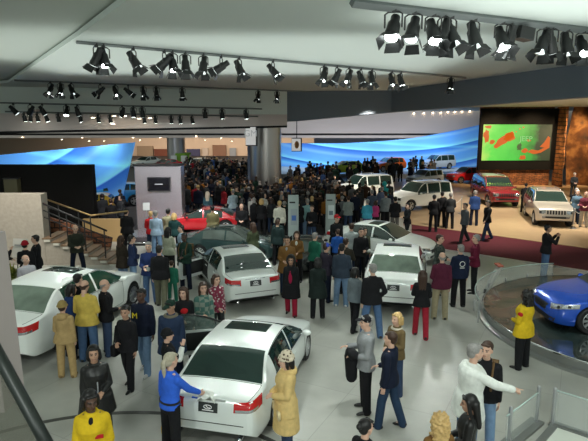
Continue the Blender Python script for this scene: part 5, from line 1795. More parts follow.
add('grey-haired man in maroon shirt and black trousers facing left', 476.5, 235, 1.82, 170, P_(('front', 'down'), 'stand'), cloth((.12, .01, .03)), BLK, hair=('short', 'grey'), vox=V2, topname='shirt')
add('man in dark olive plaid shirt beside the white crosswise sedan', 440, 235, 1.84, 330, P_(('front', 'front'), 'stand', bulk=1.08), plaid('olive_plaid', (.02, .03, .026), (.05, .06, .05), 12), LJEAN, hair=('short', 'brown'), vox=V2, topname='shirt')
add('man in grey-blue denim jacket and jeans seen from behind in the aisle', 342, 244, 1.82, 80, P_(('down', 'front'), 'stand', bulk=1.12), cloth((.035, .05, .075)), LJEAN, hair=('short', 'black'), vox=V2, shoe=SHOEW)
add('person in black coat seen from behind in the middle of the aisle', 318, 258, 1.66, 95, P_(('down', 'hold'), 'stand', female=True, bulk=1.1), cloth((.012, .02, .018)), BLK, coat=-.3, hair=('bob', 'black'), vox=V2)
add('woman in black fur-hooded coat and red trousers walking towards the viewer', 291, 256, 1.66, 262, P_(('down', 'down'), 'step', female=True, bulk=1.1), BLK, cloth((.3, .012, .035)), coat=-.38, hood=True, skin='tan', hair=('short', 'black'), hat=('hoodup', cloth((.03, .03, .03))), vox=V2,
    extra=lambda o, p: (lambda b: (b.ell(p.pel + Vector((0, .13, .25)), (.055, .06, .2)), b.build('red_scarf', cloth((.32, .01, .05)), o, smooth=True)))(MB()))
add('man in brown suede coat standing behind the woman with the fur hood', 287, 236.5, 1.80, 265, P_(('front', 'front'), 'stand', bulk=1.18), BROWN, DJEAN, coat=-.25, skin='tan', hair=('short', 'black'), vox=V2, extra=shirtfront(GREY))
add('grey-haired person in green sweater seen from behind', 315, 233, 1.70, 60, P_(('front', 'down'), 'stand', female=True, bulk=1.1), GREEN, BLK, hair=('short', 'grey'), vox=V2, topname='sweater')
add('person in royal blue cap and dark jacket beside the green sweater', 326.5, 243.5, 1.74, 35, P_(('front', 'hold'), 'stand'), cloth((.03, .025, .04)), DNAVY, hair=('short', 'brown'), hat=('cap', cloth((.05, .1, .55))), vox=V2)
add('broad man in black shirt and red cap with his back to the white crosswise sedan', 335, 215, 1.88, 300, P_(('down', 'front'), 'stand', bulk=1.25), BLK, BLK, hair=('short', 'brown'), hat=('cap', cloth((.55, .02, .03))), vox=V2, topname='shirt')
add('man in grey-white pullover before the white crosswise sedan', 351.5, 223.5, 1.80, 95, P_(('down', 'down'), 'stand', bulk=1.1), cloth((.38, .42, .43)), DJEAN, hair=('short', 'brown'), vox=V2, topname='pullover')
add('woman with white top under a dark jacket at the crosswise sedan', 372, 227.5, 1.70, 285, P_(('down', 'front'), 'stand', female=True), OLIVE, DNAVY, hair=('bob', 'black'), vox=V2, extra=shirtfront(WHT))
add('man in black jacket between the pullover man and the woman in olive jacket', 362, 228, 1.76, 280, P_(('front', 'down'), 'stand'), BLK, BLK, hair=('short', 'black'), vox=V2)
add('man in dark brown jacket behind the denim jacket', 345, 239, 1.74, 65, P_(('front', 'hold'), 'stand'), cloth((.04, .035, .025)), BLK, hair=('short', 'brown'), vox=V2, loc=hp(346, 238, 1.76))
# ---- left of the centre aisle
add('man in black shirt and olive trousers seen from behind, walking with a child', 159, 245.5, 1.80, 88, P_(('down', 'down'), 'step', bulk=1.15), BLK, cloth((.12, .12, .08)), hair=('short', 'black'), vox=V2, topname='shirt')
add('small child in green jacket and trousers beside the man in black shirt', 171, 261, 1.25, 92, P_(('down', 'down'), 'stand'), GREEN, GREEN, hair=('short', 'brown'), vox=V2, shoe=SHOEW)
add('man in dark green jacket with a backpack and black trousers', 184, 233.5, 1.78, 250, P_(('front', 'down'), 'stand'), DGREEN, DNAVY, skin='dark', hair=('short', 'black'), vox=V2, extra=backpack_straps)
add('man in light blue shirt and jeans looking at the podium', 155.5, 211, 1.80, 88, P_(('front', 'down'), 'stand', bulk=1.05), PALEB, LJEAN, hair=('short', 'grey'), vox=V2, topname='shirt')
add('man in pale olive jacket by the red sports car', 168, 209, 1.78, 85, P_(('front', 'front'), 'stand', bulk=1.1), cloth((.3, .28, .17)), DJEAN, hair=('short', 'black'), vox=V2)
add('person in red shirt left of the light blue shirt', 150.5, 211.5, 1.70, 95, P_(('front', 'down'), 'stand'), RED, DJEAN, hair=('short', 'blond'), vox=V2, topname='shirt')
add('woman in sage jacket and black trousers seen from behind', 168, 227.5, 1.74, 70, P_(('front', 'front'), 'stand', bulk=1.15, female=True), cloth((.36, .38, .29)), BLK, hair=('long', 'black'), vox=V2)
add('person in pale blue top looking towards the dark green sedan', 180, 226, 1.68, 200, P_(('front', 'down'), 'stand'), PALEB, BLK, hair=('short', 'black'), vox=V2, loc=hp(181, 225, 1.7))
add('man in navy and white sports jacket with folded hands', 135.5, 242, 1.80, 270, P_(('cross', 'front'), 'stand', bulk=1.12), cloth((.015, .03, .11)), JEAN, hair=('short', 'grey'), vox=V2,
    extra=lambda o, p: (lambda b: ([b.cap(a[0] + Vector((s * .06, .02, -.02)), a[1] + Vector((s * .055, .02, .02)), .016, .016) for a, s in zip(p.arm, (-1, 1))], b.ell(p.pel + Vector((0, .14, .12)), (.06, .04, .09)), b.build('white_trim', WHT, o, smooth=True)))(MB()))
add('woman in dark brown coat left of the sports jackets', 121, 236, 1.66, 60, P_(('down', 'front'), 'stand', female=True), cloth((.03, .022, .016)), LJEAN, coat=-.25, hair=('long', 'brown'), vox=V2)
add('person in navy sports jacket seen behind the man with folded hands', 129, 236, 1.76, 30, P_(('front', 'front'), 'stand'), cloth((.015, .025, .07)), LJEAN, hair=('short', 'black'), vox=V2, loc=hp(129.5, 235, 1.8))
add('tall man in black coat left of the round podium', 126, 209, 1.82, 85, P_(('front', 'front'), 'stand', bulk=1.2), BLK, BLK, hair=('short', 'black'), vox=V2)
add('bald man in dark jacket and jeans standing by the foot of the stairs', 75, 225, 1.78, 300, P_(('front', 'front'), 'wide', hpitch=12), cloth((.025, .028, .02)), DNAVY, hair=('balding', 'grey'), vox=V2)
add('grey-shirted bald man beyond the white sedan on the left', 34, 256, 1.72, 320, P_(('front', 'front'), 'stand', bulk=1.15, hyaw=20), cloth((.34, .33, .36)), GREY, hair=('balding', 'grey'), vox=V2, topname='shirt')
add('man in black suit standing before the beige stone wall', 35, 235.5, 1.80, 190, P_(('front', 'front'), 'stand'), BLK, BLK, hair=('short', 'black'), vox=V2)
add('person in red cap and black coat before the beige stone wall', 27.5, 240.5, 1.72, 100, P_(('front', 'down'), 'stand'), BLK, BLK, hair=('short', 'black'), hat=('beanie', cloth((.3, .01, .02))), vox=V2)
add('brown-haired woman in black at the left edge by the potted plant', 2, 239.5, 1.66, 10, P_(('front', 'face'), 'stand', female=True), BLK, BLK, hair=('bob', 'brown'), vox=V2)
# ---- stage and carpet
add('man in grey-white jacket and dark trousers walking left on the red carpet', 467 - 1.5, 202.5, 1.76, 200, P_(('down', 'back'), 'stride'), cloth((.10, .11, .12)), CHAR, hair=('short', 'black'), vox=V3)
add('man in black top and blue jeans striding left across the red carpet', 488.5, 200, 1.80, 195, P_(('fwd', 'back'), 'stride'), BLK, DJEAN, hair=('short', 'black'), vox=V3)
add('man in blue jacket standing by the dark red SUV', 475.5, 190.5, 1.80, 75, P_(('front', 'down'), 'stand'), cloth((.02, .05, .16)), DNAVY, hair=('short', 'grey'), vox=V3)
PH = hp(547.5, 233.5, 1.8)
while (PH - Vector((TC.x, TC.y, 0))).length < TR + .5: PH = PH * 1.01
add('man in black jacket taking a photo beyond the turntable', 547.5, 233.5, 1.80, 350, P_(('camera', 'camera'), 'stand', bulk=1.15), BLK, JEAN, skin='tan', hair=('short', 'black'), vox=V2, loc=PH)
for px, py, tp, bt, lab, hr in ((434.5, 195, BLK, BLK, 'leftmost black-clad man of the three at the stage rope', 'black'), (442.5, 192, BLK, BLK, 'middle black-clad man of the three at the stage rope', 'black'), (451, 193, CHAR, BLK, 'rightmost dark-clad man of the three at the stage rope', 'grey')):
    add(lab, px, py, 1.78, 80, P_(('front', 'front'), 'stand'), tp, bt, hair=('short', hr), vox=V3)
add('person in grey standing on a step at the rock mural', 572.5 - 0, 179, 1.70, 265, P_(('front', 'front'), 'stand'), CHAR, CHAR, hair=('short', 'white'), vox=V3, loc=aty(572.5, 198, 37).xy.to_3d())
add('white-haired man in blue shirt right of the champagne SUV', 567, 190, 1.76, 250, P_(('front', 'down'), 'stand', bulk=1.1), cloth((.10, .17, .24)), DJEAN, hair=('short', 'white'), vox=V3, topname='shirt')
add('man in black jacket in the group right of the champagne SUV', 577, 188.5, 1.80, 255, P_(('front', 'front'), 'stand', bulk=1.1), BLK, DNAVY, hair=('short', 'grey'), vox=V3)
add('man in maroon shirt and pale trousers at the right edge by the champagne SUV', 586.5, 192, 1.78, 240, P_(('front', 'front'), 'stand', bulk=1.15), cloth((.16, .03, .05)), cloth((.45, .4, .32)), hair=('balding', 'white'), vox=V3, topname='shirt')
add('person in black coat bending behind the dark red and champagne SUVs', 527, 184, 1.70, 60, P_(('front', 'front'), 'stand', lean=15), BLK, BLK, hair=('short', 'black'), vox=V3)
add('woman in black coat at the bare edge of the tan stage', 408, 203, 1.72, 200, P_(('hold', 'down'), 'step', female=True), BLK, BLK, hair=('short', 'black'), vox=V3)
add('man in black jacket and grey trousers in front of the white boxy SUV', 395.5, 197, 1.78, 85, P_(('front', 'front'), 'stand'), BLK, cloth((.12, .11, .1)), hair=('short', 'black'), vox=V3)
add('large man in striped grey jacket in front of the white boxy SUV', 386, 192, 1.80, 90, P_(('front', 'front'), 'stand', bulk=1.25), cloth((.16, .19, .2)), BLK, hair=('short', 'brown'), vox=V3)
add('person in white cap and turquoise and purple jacket', 367.5, 199.5, 1.66, 85, P_(('front', 'front'), 'stand', bulk=1.2), cloth((.05, .3, .42)), cloth((.12, .06, .2)), hair=('short', 'grey'), hat=('cap', cloth((.6, .62, .65))), vox=V3)
add('child in bright pink top beside the turquoise jacket', 375.5, 201, 1.45, 100, P_(('front', 'front'), 'stand', female=True), cloth((.5, .05, .2)), BLK, hair=('bob', 'brown'), vox=V3)
add('man in blue-grey jacket next to the long white SUV', 372, 190, 1.80, 95, P_(('front', 'front'), 'stand', bulk=1.15), cloth((.06, .08, .12)), BLK, hair=('short', 'grey'), vox=V3)
add('man in steel blue shirt between the two white SUVs', 382, 187, 1.78, 85, P_(('front', 'front'), 'stand', bulk=1.1), cloth((.10, .13, .22)), BLK, hair=('short', 'grey'), vox=V3, topname='shirt')
add('person in turquoise hooded top between the two white SUVs', 384.5, 182.5, 1.78, 80, P_(('front', 'front'), 'stand', bulk=1.2), cloth((.03, .38, .40)), BLK, hair=('short', 'grey'), hat=('hoodup', cloth((.03, .38, .40))), vox=V3)
add('grey-jacketed person with pale hair left of the turquoise jacket', 348.5, 196, 1.74, 90, P_(('front', 'front'), 'stand', bulk=1.05), cloth((.22, .25, .24)), DJEAN, hair=('short', 'brown'), vox=V3)
add('person in black standing between the grey jacket and the white cap', 355, 191, 1.82, 90, P_(('front', 'front'), 'stand', bulk=1.05), DNAVY, BLK, hair=('short', 'black'), vox=V3)
# ---- crowd members with a colour of their own
add('man in cream white jacket seen from behind left of the tall grey info board', 279.5, 201, 1.82, 92, P_(('front', 'down'), 'stand', bulk=1.15), cloth((.6, .58, .5)), BLK, hair=('short', 'blond'), vox=V3)
add('boy in black T-shirt in front of the man in the cream white jacket', 279.5, 215, 1.66, 80, P_(('down', 'down'), 'stand'), cloth((.015, .03, .03)), BLK, hair=('short', 'black'), sleeve=.5, vox=V3, topname='shirt')
add('person in pale teal jacket with grey hair right of the tall grey info board', 307.5, 199, 1.76, 100, P_(('front', 'front'), 'stand', bulk=1.1), cloth((.2, .36, .37)), LJEAN, hair=('short', 'grey'), vox=V3)
add('person in black beside the pale teal jacket', 312, 205.5, 1.70, 250, P_(('front', 'front'), 'stand'), BLK, DJEAN, hair=('short', 'brown'), vox=V3)
add('person in black T-shirt in front of the tall grey info board', 297, 217.5, 1.70, 75, P_(('down', 'front'), 'stand'), cloth((.012, .025, .025)), BLK, hair=('short', 'brown'), vox=V3, topname='shirt')
add('woman in dark coat with a white scarf before the black sedan', 296.5, 231, 1.68, 265, P_(('front', 'front'), 'stand', female=True), BROWN, BLK, hair=('long', 'brown'), vox=V3, extra=shirtfront(WHT))
add('child in blue jacket beside the green sweater', 308.5, 229.5, 1.55, 100, P_(('front', 'front'), 'stand'), cloth((.02, .1, .4)), BLK, hair=('short', 'brown'), vox=V3)
add('woman with very pale blond hair standing behind the red sports car', 204.5, 194.5, 1.72, 92, P_(('front', 'front'), 'stand', female=True), cloth((.03, .08, .1)), BLK, hair=('verylong', 'ash'), vox=V3)
add('man in yellow cap and pale grey shirt in the crowd behind the red sports car', 231, 191.5, 1.84, 120, P_(('front', 'hold'), 'stand', bulk=1.1), cloth((.26, .36, .4)), JEAN, hair=('short', 'grey'), hat=('cap', cloth((.6, .5, .05))), vox=V3, topname='shirt')
add('heavy man in olive green jacket in front of the red sports car', 205, 209.5, 1.78, 88, P_(('front', 'front'), 'stand', bulk=1.3), cloth((.13, .115, .055)), BLK, hair=('short', 'black'), vox=V3)
add('blond child in dark teal jacket left of the olive green jacket', 191.5, 213.5, 1.66, 85, P_(('front', 'front'), 'stand'), cloth((.015, .05, .05)), BLK, hair=('bob', 'blond'), vox=V3)
add('woman in dark green jacket leaning over the bonnet of the dark green sedan', 229.5, 224.5, 1.70, 120, P_(('front', 'front'), 'stand', female=True, bulk=1.1), cloth((.04, .05, .025)), OLIVE, hair=('long', 'brown'), vox=V3)
add('blond woman in black coat in the crowd left of the cream white jacket', 261.5, 199, 1.74, 95, P_(('front', 'front'), 'stand', female=True, bulk=1.1), BLK, BLK, hair=('bob', 'blond'), vox=V3)
add('grey-haired man in black suit in the crowd above the dark green sedan', 241.5, 204, 1.76, 270, P_(('front', 'front'), 'stand'), BLK, BLK, hair=('balding', 'grey'), vox=V3)

# ---------------------------------------------------------------- the crowd farther back
CP = [crowd_mesh(P_(a, l, female=f, bulk=b, hyaw=y), c, lh, cp) for a, l, f, b, y, c, lh, cp in (
    (('down', 'down'), 'stand', False, 1.08, 0, -.12, False, False), (('front', 'front'), 'stand', False, 1.15, 20, -.15, False, False), (('down', 'front'), 'step', True, 1.05, -20, -.35, True, False),
    (('hold', 'down'), 'stand', False, 1.05, -15, -.12, False, True), (('front', 'down'), 'stand', True, 1.1, 10, -.12, True, False), (('phone', 'phone'), 'stand', False, 1.05, 0, -.15, False, False), (('pocket', 'down'), 'step', False, 1.2, 0, -.3, False, False))]
rc = random.Random(21)
TOPS = [('black', BLK, 16), ('dark navy', DNAVY, 5), ('charcoal', CHAR, 6), ('dark brown', cloth((.04, .022, .012)), 4), ('dark green', DGREEN, 2), ('grey', cloth((.14, .15, .16)), 2), ('tan', cloth((.3, .2, .1)), 1), ('red', DRED, 1), ('blue', cloth((.03, .07, .2)), 1), ('pale', cloth((.45, .45, .42)), 1), ('orange-brown', cloth((.3, .12, .02)), 1)]
WT = [t_[2] for t_ in TOPS]
bpy.context.view_layer.update()
WALLS = []
for o in bpy.data.objects:
    if o.name.startswith(('wall_left', 'wall_low', 'wall_blue', 'wall_stair', 'wall_rock', 'banner', 'trim_far_pillar')) and o.type == 'MESH':
        bb_ = [o.matrix_world @ Vector(c) for c in o.bound_box]
        WALLS.append((min(v.x for v in bb_), max(v.x for v in bb_), min(v.y for v in bb_), max(v.y for v in bb_)))
def blocked(x, y, m=.32):
    if any(a - .35 < x < b + .35 and c - .35 < y < d + .35 for a, b, c, d in WALLS): return True
    for cx, cy, a, hl_, hw, off in CARS:
        dx, dy = x - cx, y - cy
        u = dx * math.cos(a) + dy * math.sin(a) - off; v = -dx * math.sin(a) + dy * math.cos(a)
        if abs(u) < hl_ + m and abs(v) < hw + m: return True
    if math.hypot(x - cxp, y - Yp) < rad + m or math.hypot(x - pc.x, y - pc.y) < 1.0 + m: return True
    if abs(x - (pw.x + cxp) / 2) < (cxp - pw.x) / 2 + .5 and abs(y - Yp - .35) < .6: return True
    if abs(x - (kb.x)) < 1.6 and Yk - .4 < y < Yk + 1.3: return True
    for o in bpy.data.objects:
        if o.name.startswith('info_board') and math.hypot(x - o.location.x, y - o.location.y) < .75: return True
    return any((x - a) ** 2 + (y - b) ** 2 < .56 ** 2 for a, b in PEOPLE)
WAIT = []
def crowd(zone, desc, n, poly, hue=None):
    """scatter inside a quadrilateral of floor given by four pixels"""
    q = [at(*p) for p in poly]
    k = t = 0
    while k < n and t < n * 60:
        t += 1
        u, v = rc.random(), rc.random()
        p = (q[0] * (1 - u) + q[1] * u) * (1 - v) + (q[3] * (1 - u) + q[2] * u) * v
        if blocked(p.x, p.y): continue
        nm, tm, _ = rc.choices(TOPS, WT)[0]
        hr = rc.choices(['black', 'brown', 'grey', 'blond'], [6, 5, 2, 1])[0]
        me = rc.randrange(len(CP))
        WAIT.append((p.x, p.y, '%s-haired visitor in %s %s' % (hr, nm, desc), rc.uniform(0, 360) if rc.random() < .4 else rc.uniform(50, 130), me,
            (SKIN[rc.choices(['pale', 'tan', 'dark'], [6, 2, 2])[0]], HAIRM[hr], tm, rc.choice([BLK, DNAVY, DJEAN, CHAR, DJEAN]), SHOE), rc.uniform(1.6, 1.85), '%s-haired visitors in %s, %s' % (hr, nm, zone)))
        PEOPLE.append((p.x, p.y))
        k += 1
    return k
got = [crowd('far left crowd', 'in the far crowd left of the round pillar', 110, [(184, 214), (250, 206), (250, 172), (184, 170)]),
    crowd('crowd by the display wall', 'in the crowd behind the red sports car', 26, [(186, 222), (262, 216), (262, 200), (186, 196)]),
    crowd('crowd before the pillar', 'in the crowd before the round pillar', 48, [(236, 240), (300, 232), (300, 205), (236, 207)]),
    crowd('crowd at the info boards', 'in the crowd around the info boards', 44, [(284, 246), (345, 232), (345, 206), (284, 205)]),
    crowd('crowd beyond the pillar', 'in the crowd right of the round pillar', 34, [(286, 206), (338, 203), (338, 180), (290, 182)]),
    crowd('crowd behind the white SUVs', 'in the crowd behind the white SUVs', 34, [(344, 188), (440, 184), (432, 174), (350, 175)]),
    crowd('crowd in front of the long white SUV', 'in the crowd before the long white SUV', 12, [(338, 226), (392, 224), (392, 208), (338, 210)]),
    crowd('crowd at the stairs', 'in the crowd behind the low tan wall', 5, [(100, 238), (132, 236), (134, 222), (98, 224)])
    ]
WAIT.sort(key=lambda q: q[1])
N_IND = 300 - len([o for o in bpy.data.objects if o.name.startswith('person')])
for x, y, lab, face, me, cols, h, grp in WAIT[:N_IND]:
    crowd_person(lab, (x, y, 0), face, CP[me], cols, h, grp)
rest = bmesh.new(); rest_m = []
for x, y, lab, face, me, cols, h, grp in WAIT[N_IND:]:
    t_ = CP[me].copy()
    idx = []
    for c_ in cols:
        if c_ not in rest_m: rest_m.append(c_)
        idx.append(rest_m.index(c_))
    for pl_ in t_.polygons: pl_.material_index = idx[pl_.material_index]
    t_.transform(Matrix.Translation((x, y, 0)) @ Matrix.Rotation(R(face - 90), 4, 'Z') @ Matrix.Scale(h / 1.75, 4))
    rest.from_mesh(t_); bpy.data.meshes.remove(t_)
me_ = bpy.data.meshes.new('distant_crowd'); rest.to_mesh(me_); rest.free()
for c_ in rest_m: me_.materials.append(c_)
dc = link('distant_crowd', me_, None, True)
tag(dc, 'dense dark crowd of visitors at the very back of the hall', 'crowd'); dc['kind'] = 'stuff'
print('CROWD', got, len(PEOPLE), N_IND, len(WAIT))

def soft_cloth(label, loc, m, size=.16):
    b = MB(); r_ = random.Random(4); P = []
    for i in range(9):
        P.append([Vector(((i / 8 - .5) * size * 2, (j / 8 - .5) * size * 1.6, .03 * math.sin(i * 1.3) * math.cos(j * 1.1) + .02 * r_.random() - .25 * max(0, abs(i / 8 - .5) - .25))) for j in range(9)])
    b.grid(P)
    o = b.build('cleaning_cloth', m, None, smooth=True); o.location = loc
    sd = o.modifiers.new('thick', 'SOLIDIFY'); sd.thickness = .012
    tag(o, label, 'cloth'); return o

sp_ = P_(('down', 'reach'), 'stand', lean=4, bulk=1.05)
MW = Matrix.Translation(STAFF.location) @ STAFF.rotation_euler.to_matrix().to_4x4() @ Matrix.Scale(STAFF.scale.x, 4)
hw_ = MW @ (sp_.arm[1][2] + sp_.arm[1][3] * .13)
soft_cloth('crumpled white cleaning cloth in the hand of the staff member in blue', tuple(hw_ + Vector((.03, 0, -.02))), WHT, .15)
hl_ = MW @ (sp_.arm[0][2] + sp_.arm[0][3] * .1)
t = thing('duster', 'orange-yellow duster hanging from the left hand of the staff member in blue', 'duster', tuple(hl_))
MB().cap((0, 0, .05), (0, 0, -.25), .01, .01).build('handle', M_WHITE, t, smooth=True)
b = MB(); b.ell((0, 0, -.38), (.07, .07, .17)); b.build('duster_head', cloth((.7, .4, .02)), t, smooth=True)
# ---------------------------------------------------------------- ceiling spotlights
M_CAN = mat('spot_housing', (.012, .013, .013), rough=.4)
M_CLAMP = mat('spot_clamp', (.05, .05, .05), rough=.4, metal=.5)
M_LENS = mat('spot_lens', (.8, .85, .85), rough=.1, emit=(.9, 1, .97), estr=14)
M_LENSD = mat('spot_lens_dim', (.5, .55, .55), rough=.1, emit=(.8, .9, .88), estr=1.3)
M_TRACK = mat('track_metal', (.2, .22, .22), rough=.4, metal=.4)
LAMPS = []
def spot_thing(label, p, aim, size=1.0, lit=True, doors=True, group=None, cat='spotlight'):
    """p: point on the track; aim: direction of the beam"""
    t = thing('spotlight', label, cat, tuple(p), 0, group)
    k = size
    MB().box((0, 0, -.03 * k), (.06 * k, .06 * k, .08 * k)).build('clamp', M_CLAMP, t)
    d = Vector(aim).normalized()
    c = Vector((0, 0, -.26 * k))
    side = d.cross(Vector((0, 0, 1)))
    if side.length < .05: side = Vector((1, 0, 0))
    side.normalize()
    y = MB()
    w = .115 * k
    pts = [c + side * w, c + side * w + Vector((0, 0, .17 * k)), Vector((0, 0, -.06 * k)) + side * w * .6, Vector((0, 0, -.06 * k)) - side * w * .6, c - side * w + Vector((0, 0, .17 * k)), c - side * w]
    y.tube(pts, .012 * k, 6); y.build('yoke', M_CLAMP, t)
    rot = d.to_track_quat('Z', 'Y').to_matrix().to_4x4()
    M = Matrix.Translation(c) @ rot
    h = MB()
    h.lathe([(.05 * k, -.2 * k), (.062 * k, -.19 * k), (.062 * k, -.1 * k), (.085 * k, -.06 * k), (.09 * k, .06 * k), (.1 * k, .1 * k), (.1 * k, .16 * k)], 20, M)
    hb = h.build('housing', M_CAN, t, smooth='auto')
    l = MB(); l.lathe([(.088 * k, .155 * k), (.088 * k, .166 * k), (.05 * k, .176 * k)], 20, M); l.build('lens', M_LENS if lit else M_LENSD, t, smooth='auto')
    if doors:
        for q in range(4):
            b = MB()
            Mq = M @ Matrix.Rotation(q * PI / 2, 4, 'Z') @ Matrix.Translation((0, .1 * k, .17 * k)) @ Matrix.Rotation(R(-28), 4, 'X')
            b.rings([[Mq @ Vector(v) for v in ((-.085 * k, 0, 0), (.085 * k, 0, 0), (.085 * k, .004, 0), (-.085 * k, .004, 0))], [Mq @ Vector(v) for v in ((-.105 * k, 0, .13 * k), (.105 * k, 0, .13 * k), (.105 * k, .004, .13 * k), (-.105 * k, .004, .13 * k))]])
            b.build('barn_door', M_CAN, t)
    LAMPS.append((t.location + c + d * .22 * k, d))
    return t

def track(label, px0, py0, px1, py1, z=ZC, w=.06, Y=None):
    a, c = (at(px0, py0, z), at(px1, py1, z)) if Y is None else (aty(px0, py0, Y[0]), aty(px1, py1, Y[1]))
    t = MB().tube([Vector((0, 0, -.055)), c - a + Vector((0, 0, -.055))], w / 2 * 1.3, 4).build('light_track', M_TRACK)
    t.location = a
    tag(t, label, 'light track')
    def on(px):
        f = (px - px0) / (px1 - px0)      # find the point on the 3D line seen at column px
        lo, hi = 0.0, 1.0
        for _ in range(40):
            m = (lo + hi) / 2
            q = a + (c - a) * m
            qx = 294 + CAM_F * q.x / (q.y * math.cos(CAM_P) - (q.z - CAM_H) * math.sin(CAM_P))
            if (qx < px) == (px1 > px0): lo = m
            else: hi = m
        return a + (c - a) * lo + Vector((0, 0, -.05))
    return on
ORD = ['first', 'second', 'third', 'fourth', 'fifth', 'sixth', 'seventh', 'eighth', 'ninth', 'tenth', 'eleventh', 'twelfth', 'thirteenth', 'fourteenth', 'fifteenth', 'sixteenth']
def row(on, items, desc, group, size, doors=True):
    for i, it in enumerate(items):
        px, dx, lit = it[:3]
        aim = (dx, it[3] if len(it) > 3 else .25, -1)
        spot_thing('black %s spotlight, %s from the left on %s' % ('glowing' if lit else 'unlit-looking', ORD[i], desc), on(px), aim, size, lit, doors, group)
on = track('long light track nearest the camera across the ceiling slab', 76, 39.5, 466, 76.5)
row(on, [(96, -.5, False, .1), (103, .3, True, -.35), (133, .6, False, -.1), (164, -1.1, False, .1), (172, .25, True, -.35), (185, .1, False, -.3), (203, -.1, False, -.3), (221, -1.6, False, .2), (239, .45, False, -.2), (273, .8, True, -.2),
         (324, -.2, True, -.3), (337, -.5, False), (349, -.4, True, -.3), (361, .4, False, -.2), (372, .1, False, -.3), (392, .2, True, -.3)], 'the nearest full ceiling track', 'spotlights on the nearest full track', 1.2)
for px, dx, lit, wd in ((401, .3, True, 'last but one'), (451, -.1, True, 'very last')):
    spot_thing('black glowing spotlight, %s at the right end of the nearest full ceiling track' % wd, on(px), (dx, -.2, -1), 1.2, lit, True, 'spotlights on the nearest full track')
on = track('second light track across the ceiling slab behind the nearest one', 14, 79, 352, 92.5)
row(on, [(50, -.2, True, -.5), (60, 0, True, -.3), (71, .5, False, -.2), (100, -1.3, False), (115, .4, True, -.3), (128, 1.2, False), (143, .2, False, -.3), (156, .1, False, -.3), (182, .0, False, .2), (258, -.1, False, -.3), (277, .0, True, -.3), (336, -.1, False), (345, .1, True)], 'the second ceiling track', 'spotlights on the second track', 1.3)
on = track('third light track across the ceiling slab', -6, 101.5, 262, 108, Y=(27.5, 32.5))
row(on, [(13, .8, False), (30, -.8, True), (42, .5, False), (66, 0, True, -.4), (77, .2, False), (122, -.4, True), (133, 0, True), (142, 0, False), (205, 0, False), (222, 0, True), (246, .1, True)], 'the third ceiling track', 'spotlights on the third track', 1.4, False)
on = track('fourth light track far back on the ceiling slab', 5, 110.5, 258, 115.5, Y=(28.6, 33.2))
row(on, [(24, 0, True), (30, -.2, True), (37, 0, True), (46, .2, True), (58, 0, False), (80, 0, True), (98, 0, True), (110, 0, True), (144, 0, True), (155, 0, True), (171, 0, True), (180, 0, True), (192, .2, True)], 'the fourth and farthest ceiling track', 'spotlights on the fourth track', 1.15, False)
on = track('thick light track in the upper right corner', 352, -1.5, 604, 29, w=.12)
row(on, [(394, -.3, True, -.7), (414, -.3, False, -.6), (434, .1, True, -.7), (444, -.4, False, -.2), (452, .3, False, -.4), (475, .2, False, -.3), (503, .1, True, -.7), (511, -.2, False, .2), (545, -.4, False, -.3), (552, .3, False), (568, .1, False, -.3), (584, .0, True, -.8)], 'the thick upper right track', 'spotlights on the upper right track', 1.2)
p = on(524); t = thing('driver_box', 'black boxy power unit hanging on the thick upper right track', 'power unit', tuple(p))
MB().box((0, 0, -.2), (.32, .26, .22), Euler((0, R(8), R(20))).to_matrix()).build('casing', M_CAN, t, bevel=.01)
MB().box((0, 0, -.05), (.05, .05, .12)).build('clamp', M_CLAMP, t)
# downlights far back
M_DOWN = mat('downlight_glow', (.9, .8, .6), emit=(1, .85, .6), estr=14)
def downlight(px, py, Y, label, r=.13):
    p = aty(px, py, Y)
    t = thing('downlight', label, 'downlight', tuple(p), 0, 'small downlights in the distance')
    MB().lathe([(r * 1.3, 0), (r * 1.3, .12), (r, .14)], 14).build('trim_ring', M_BULK, t)
    MB().lathe([(r, -.02), (r, .005)], 14).build('bulb', M_DOWN, t)
dl = [(32, 111.5), (38, 112), (93, 117.5), (114, 116), (125, 116), (139, 118.5), (150, 118), (22, 137), (82, 137.5), (113, 124), (62, 139.5), (89, 141), (104, 141), (133, 137.5), (140, 140), (160, 137.5), (196, 136), (205, 140), (221, 138), (232, 141)]
for i, (px, py) in enumerate(dl):
    downlight(px, py, 28.9 + 4.6 * px / 287 if py < 124.5 else 61.9, 'tiny glowing downlight in the distant ceiling zone on the left', .1)
for i, px in enumerate((414, 424, 433, 441, 448, 455, 462, 470)):
    downlight(px, 113 - .3 * i, 61.9, 'tiny glowing downlight in the dim ceiling zone above the right blue wall', .1)

# ---------------------------------------------------------------- light
def spot(loc, target, power, angle=50, blend=.6, size=.12, col=(1, 1, .97)):
    l = bpy.data.lights.new('spot', 'SPOT'); l.energy = power; l.spot_size = R(angle); l.spot_blend = blend; l.shadow_soft_size = size; l.color = col
    o = bpy.data.objects.new('spot', l); COL.objects.link(o)
    o.location = loc
    o.rotation_euler = (Vector(target) - Vector(loc)).to_track_quat('-Z', 'Y').to_euler()
    return o
def area(loc, target, power, sx, sy, col=(1, 1, 1)):
    l = bpy.data.lights.new('area', 'AREA'); l.energy = power; l.shape = 'RECTANGLE'; l.size = sx; l.size_y = sy; l.color = col
    o = bpy.data.objects.new('area', l); COL.objects.link(o)
    o.location = loc
    o.rotation_euler = (Vector(target) - Vector(loc)).to_track_quat('-Z', 'Y').to_euler()
    return o
CW = (.93, 1, .95)
K = .95
trk1 = lambda px: at(px, 39.5 + (px - 76) * .095, ZC) + Vector((0, 0, -.55))
for px, tgt, pw in ((103, LS_C, 1300), (172, GS_C, 1500), (273, GS_C + Vector((1, 0, 0)), 1300), (324, ES_C, 1400), (349, at(396, 290), 1400), (392, at(396, 290), 1100), (401, at(385, 250), 1400), (451, at(440, 320), 1100)):
    spot(trk1(px), tgt, pw * K, 62, .8, .15, CW)
